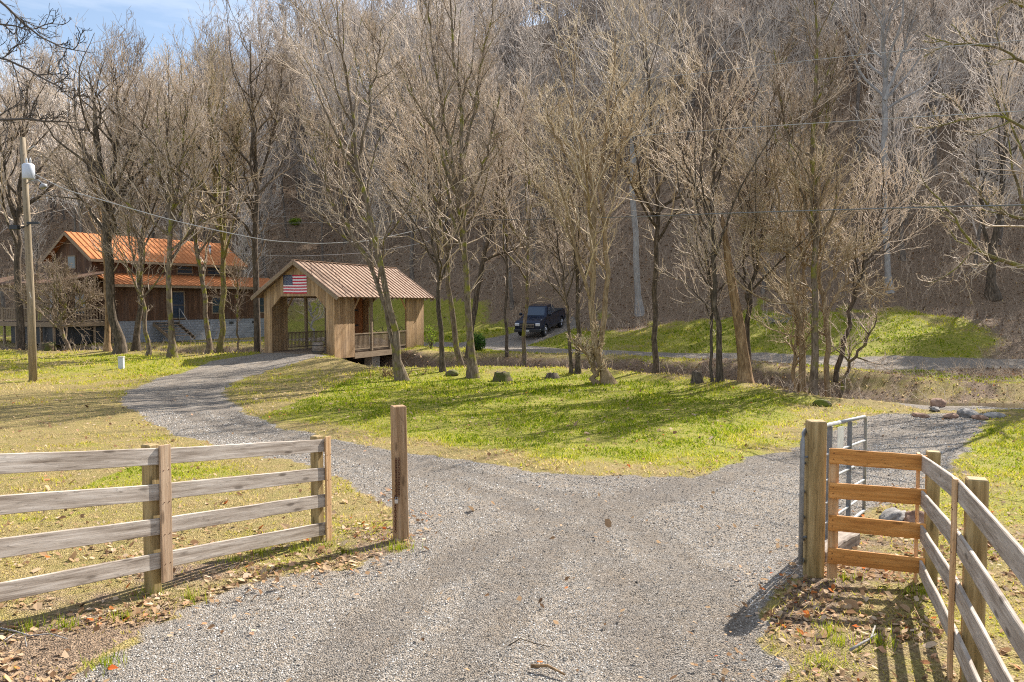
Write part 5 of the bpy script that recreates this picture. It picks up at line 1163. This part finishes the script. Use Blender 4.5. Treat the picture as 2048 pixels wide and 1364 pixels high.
def stick(label, pts, r, m, twigs=()):
    b = MB(); q = []
    for k, (px, py) in enumerate(pts):
        x, y = ground_hit(px, py); q.append((x, y, hz(x, y) + .018 + .02 * (k % 2)))
    b.tube(q, [r * (1 - .5 * i / (len(q) - 1)) for i in range(len(q))], 6)
    for tw in twigs:
        qq = []
        for k, (px, py) in enumerate(tw): x, y = ground_hit(px, py); qq.append((x, y, hz(x, y) + .02 + .03 * k))
        b.tube(qq, r * .5, 5)
    tag(b.build('fallen_stick', m), label, 'stick', 'sticks lying on the ground')
stick('thick short brown stick on the gravel at the bottom', [(1062, 1340), (1095, 1345), (1130, 1355)], .013, M_BARKRED)
stick('thin curved dark twig on the gravel', [(1018, 1296), (1040, 1290), (1070, 1292), (1100, 1306)], .005, M_BARKDK)
stick('pale forked stick on the leaves below the return panel', [(1700, 1308), (1722, 1298), (1742, 1282), (1750, 1264)], .011, M_BARKPALE, [[(1736, 1288), (1752, 1284)]])
stick('long pale branching twig by the left fence shadow', [(0, 1262), (30, 1275), (60, 1280), (100, 1278), (135, 1286)], .007, M_BARKPALE, [[(50, 1280), (54, 1310)], [(30, 1275), (10, 1296)]])
stick('thin red brown twig near the left fence post', [(255, 1190), (262, 1210), (272, 1228)], .004, M_BARKRED)
stick('arching brown stem beside the right fence shadow', [(1822, 1205), (1835, 1240), (1850, 1262)], .005, M_BARKRED)

def leafy(name, label, cat, x, y, zc, rx, ry, rz, n, size, m, seed, stems=True, group=None, tintm=.5):
    rng = np.random.default_rng(seed); z0 = hz(x, y); t = thing(name, label, cat, (x, y, z0), 0, group)
    u = norm(rng.normal(size=(n, 3))) * (rng.random((n, 1)) ** .4); cl = u * (1 + .5 * fbm(u[:, 0] * 3 + seed, u[:, 1] * 3 + u[:, 2] * 2, 3))[:, None]
    c = cl * [rx, ry, rz] + [0, 0, zc]; c[:, 2] = np.maximum(c[:, 2], .02)
    a = norm(rng.normal(size=(n, 3))); b_ = norm(np.cross(a, rng.normal(size=(n, 3)))); s = size * rng.uniform(.6, 1.4, (n, 1))
    V = np.stack([c - a * s, c + b_ * s * .45, c + a * s, c - b_ * s * .45], 1).reshape(-1, 3)
    me = np_mesh('foliage', V, np.arange(4 * n).reshape(-1, 4), False, {'tint': np.repeat(np.clip(rng.normal(tintm, .25, n), 0, 1), 4)})
    link('foliage', me, m, t)
    if stems:
        A = Acc(); k = 14; d = norm(rng.normal(size=(k, 3)) * [1, 1, .3] + [0, 0, 1.0]); tt = np.linspace(0, 1, 5)[None, :, None]
        Pt = d[:, None] * tt * np.array([rx * 1.1, ry * 1.1, zc + rz * .8]); Rd = np.linspace(.02, .006, 5)[None] * np.ones((k, 1)); A.add(tubes(Pt, Rd, 4)); link('stems', A.mesh('stems'), M_BARK, t)
    return t
x, y = P(955, 695, 47)[:2]; leafy('evergreen_shrub', 'dark green bushy shrub beside the lane', 'shrub', x, y, .5, .5, .5, .55, 1900, .055, M_FOLIAGE, 1)
x, y = P(862, 700, 46.5)[:2]; leafy('evergreen_shrub', 'feathery light green sapling at the bridge end', 'shrub', x, y, .75, .34, .34, .8, 260, .05, M_YGREEN, 2)
for i, (px, py, D, r) in enumerate([(1985, 188, 96, 1.3), (1832, 192, 100, .8), (1812, 206, 98, .6), (1978, 205, 95, .8)]):
    p = P(px, py, D); z0 = hz(p.x, D)
    leafy('leafy_shrub', ['bright yellow green shrub high on the wooded slope', 'slim yellow green shrub left of the bright one on the slope', 'tiny green shrub beside the slim one on the slope', 'low green shrub under the bright one on the slope'][i], 'shrub', p.x, D, p.z - z0, r, r, r * 1.3, 500, .16, M_YGREEN, 30 + i, stems=False)
gx, gy = ground_hit(590, 452, 20)
leafy('leafy_shrub', 'small bright green clump low on the slope above the bridge roof', 'shrub', gx, gy, .4, .8, .6, .45, 420, .12, M_YGREEN, 52, stems=False)
for i, (px, py, D, r) in enumerate([(1548, 140, 88, 1.5), (1535, 205, 87, 1.9), (1600, 150, 90, .9)]):
    p = P(px, py, D); z0 = hz(p.x, D)
    leafy('beech_sapling', ['orange leaved beech high among the bare trees', 'lower orange leaved beech among the bare trees', 'small orange leaved sapling right of the beeches'][i], 'tree', p.x, D, p.z - z0, r * 1.5, r, r, 520, .14, M_ORANGELF, 70 + i, stems=False)
# young lawn tree seen through the bridge
near_tree('young tree with a white trunk on the lawn seen through the bridge', [[(626, 669, 5), (625, 650, 4), (624, 625, 3.5), (623, 600, 2)], [(625, 628, 2.5), (612, 612, 2), (600, 598, 1.5)], [(625, 626, 2.5), (640, 608, 2), (652, 596, 1.5)]], 57, M_BARKPALE, M_TWIG, 90, n1=8, len1=.4, l3=3, l4=1)
# pale brush heap and dark log pile
def heap(name, label, cat, px, py, D, w, h_, n, m, seed, r=.02):
    rng = np.random.default_rng(seed); p = P(px, py, D); z0 = hz(p.x, D)
    c = rng.normal(0, 1, (n, 3)) * [w * .4, w * .25, 0] + [p.x, D, z0]; d = norm(rng.normal(size=(n, 3)) * [1, .6, .9] + [0, 0, .5]); l = rng.uniform(.4, 1, n)[:, None] * h_
    Pt = c[:, None] + d[:, None] * l[:, None] * np.linspace(0, 1, 4)[None, :, None] + rng.normal(0, .03, (n, 4, 3)); Rd = np.full((n, 4), r) * np.linspace(1, .5, 4)
    A = Acc(); A.add(tubes(Pt, Rd, 4)); return tag(link(name, A.mesh(name), m), label, cat, kind='stuff')
heap('brush_heap', 'pale bleached brush heap at the foot of the hill behind the snag', 'brush', 1562, 640, 50, 1.6, 1.2, 70, M_BARKPALE, 1)
heap('brush_heap', 'dark brush heap on the lawn right of the bridge', 'brush', 803, 642, 60, 2.4, .9, 60, M_BARKDK, 2, .03)
heap('root_tangle', 'tangled exposed roots on the bank beside the leaning trunk', 'roots', 1694, 776, 28.6, .8, .5, 40, M_BARKRED, 3, .018)
heap('root_tangle', 'exposed roots and debris under the leaning twin stemmed tree', 'roots', 786, 752, 32.5, 1.2, .5, 50, M_BARKRED, 4, .02)
heap('root_tangle', 'exposed roots at the foot of the mossy tree', 'roots', 440, 712, 44.5, 1.4, .6, 50, M_BARKDK, 5, .02)
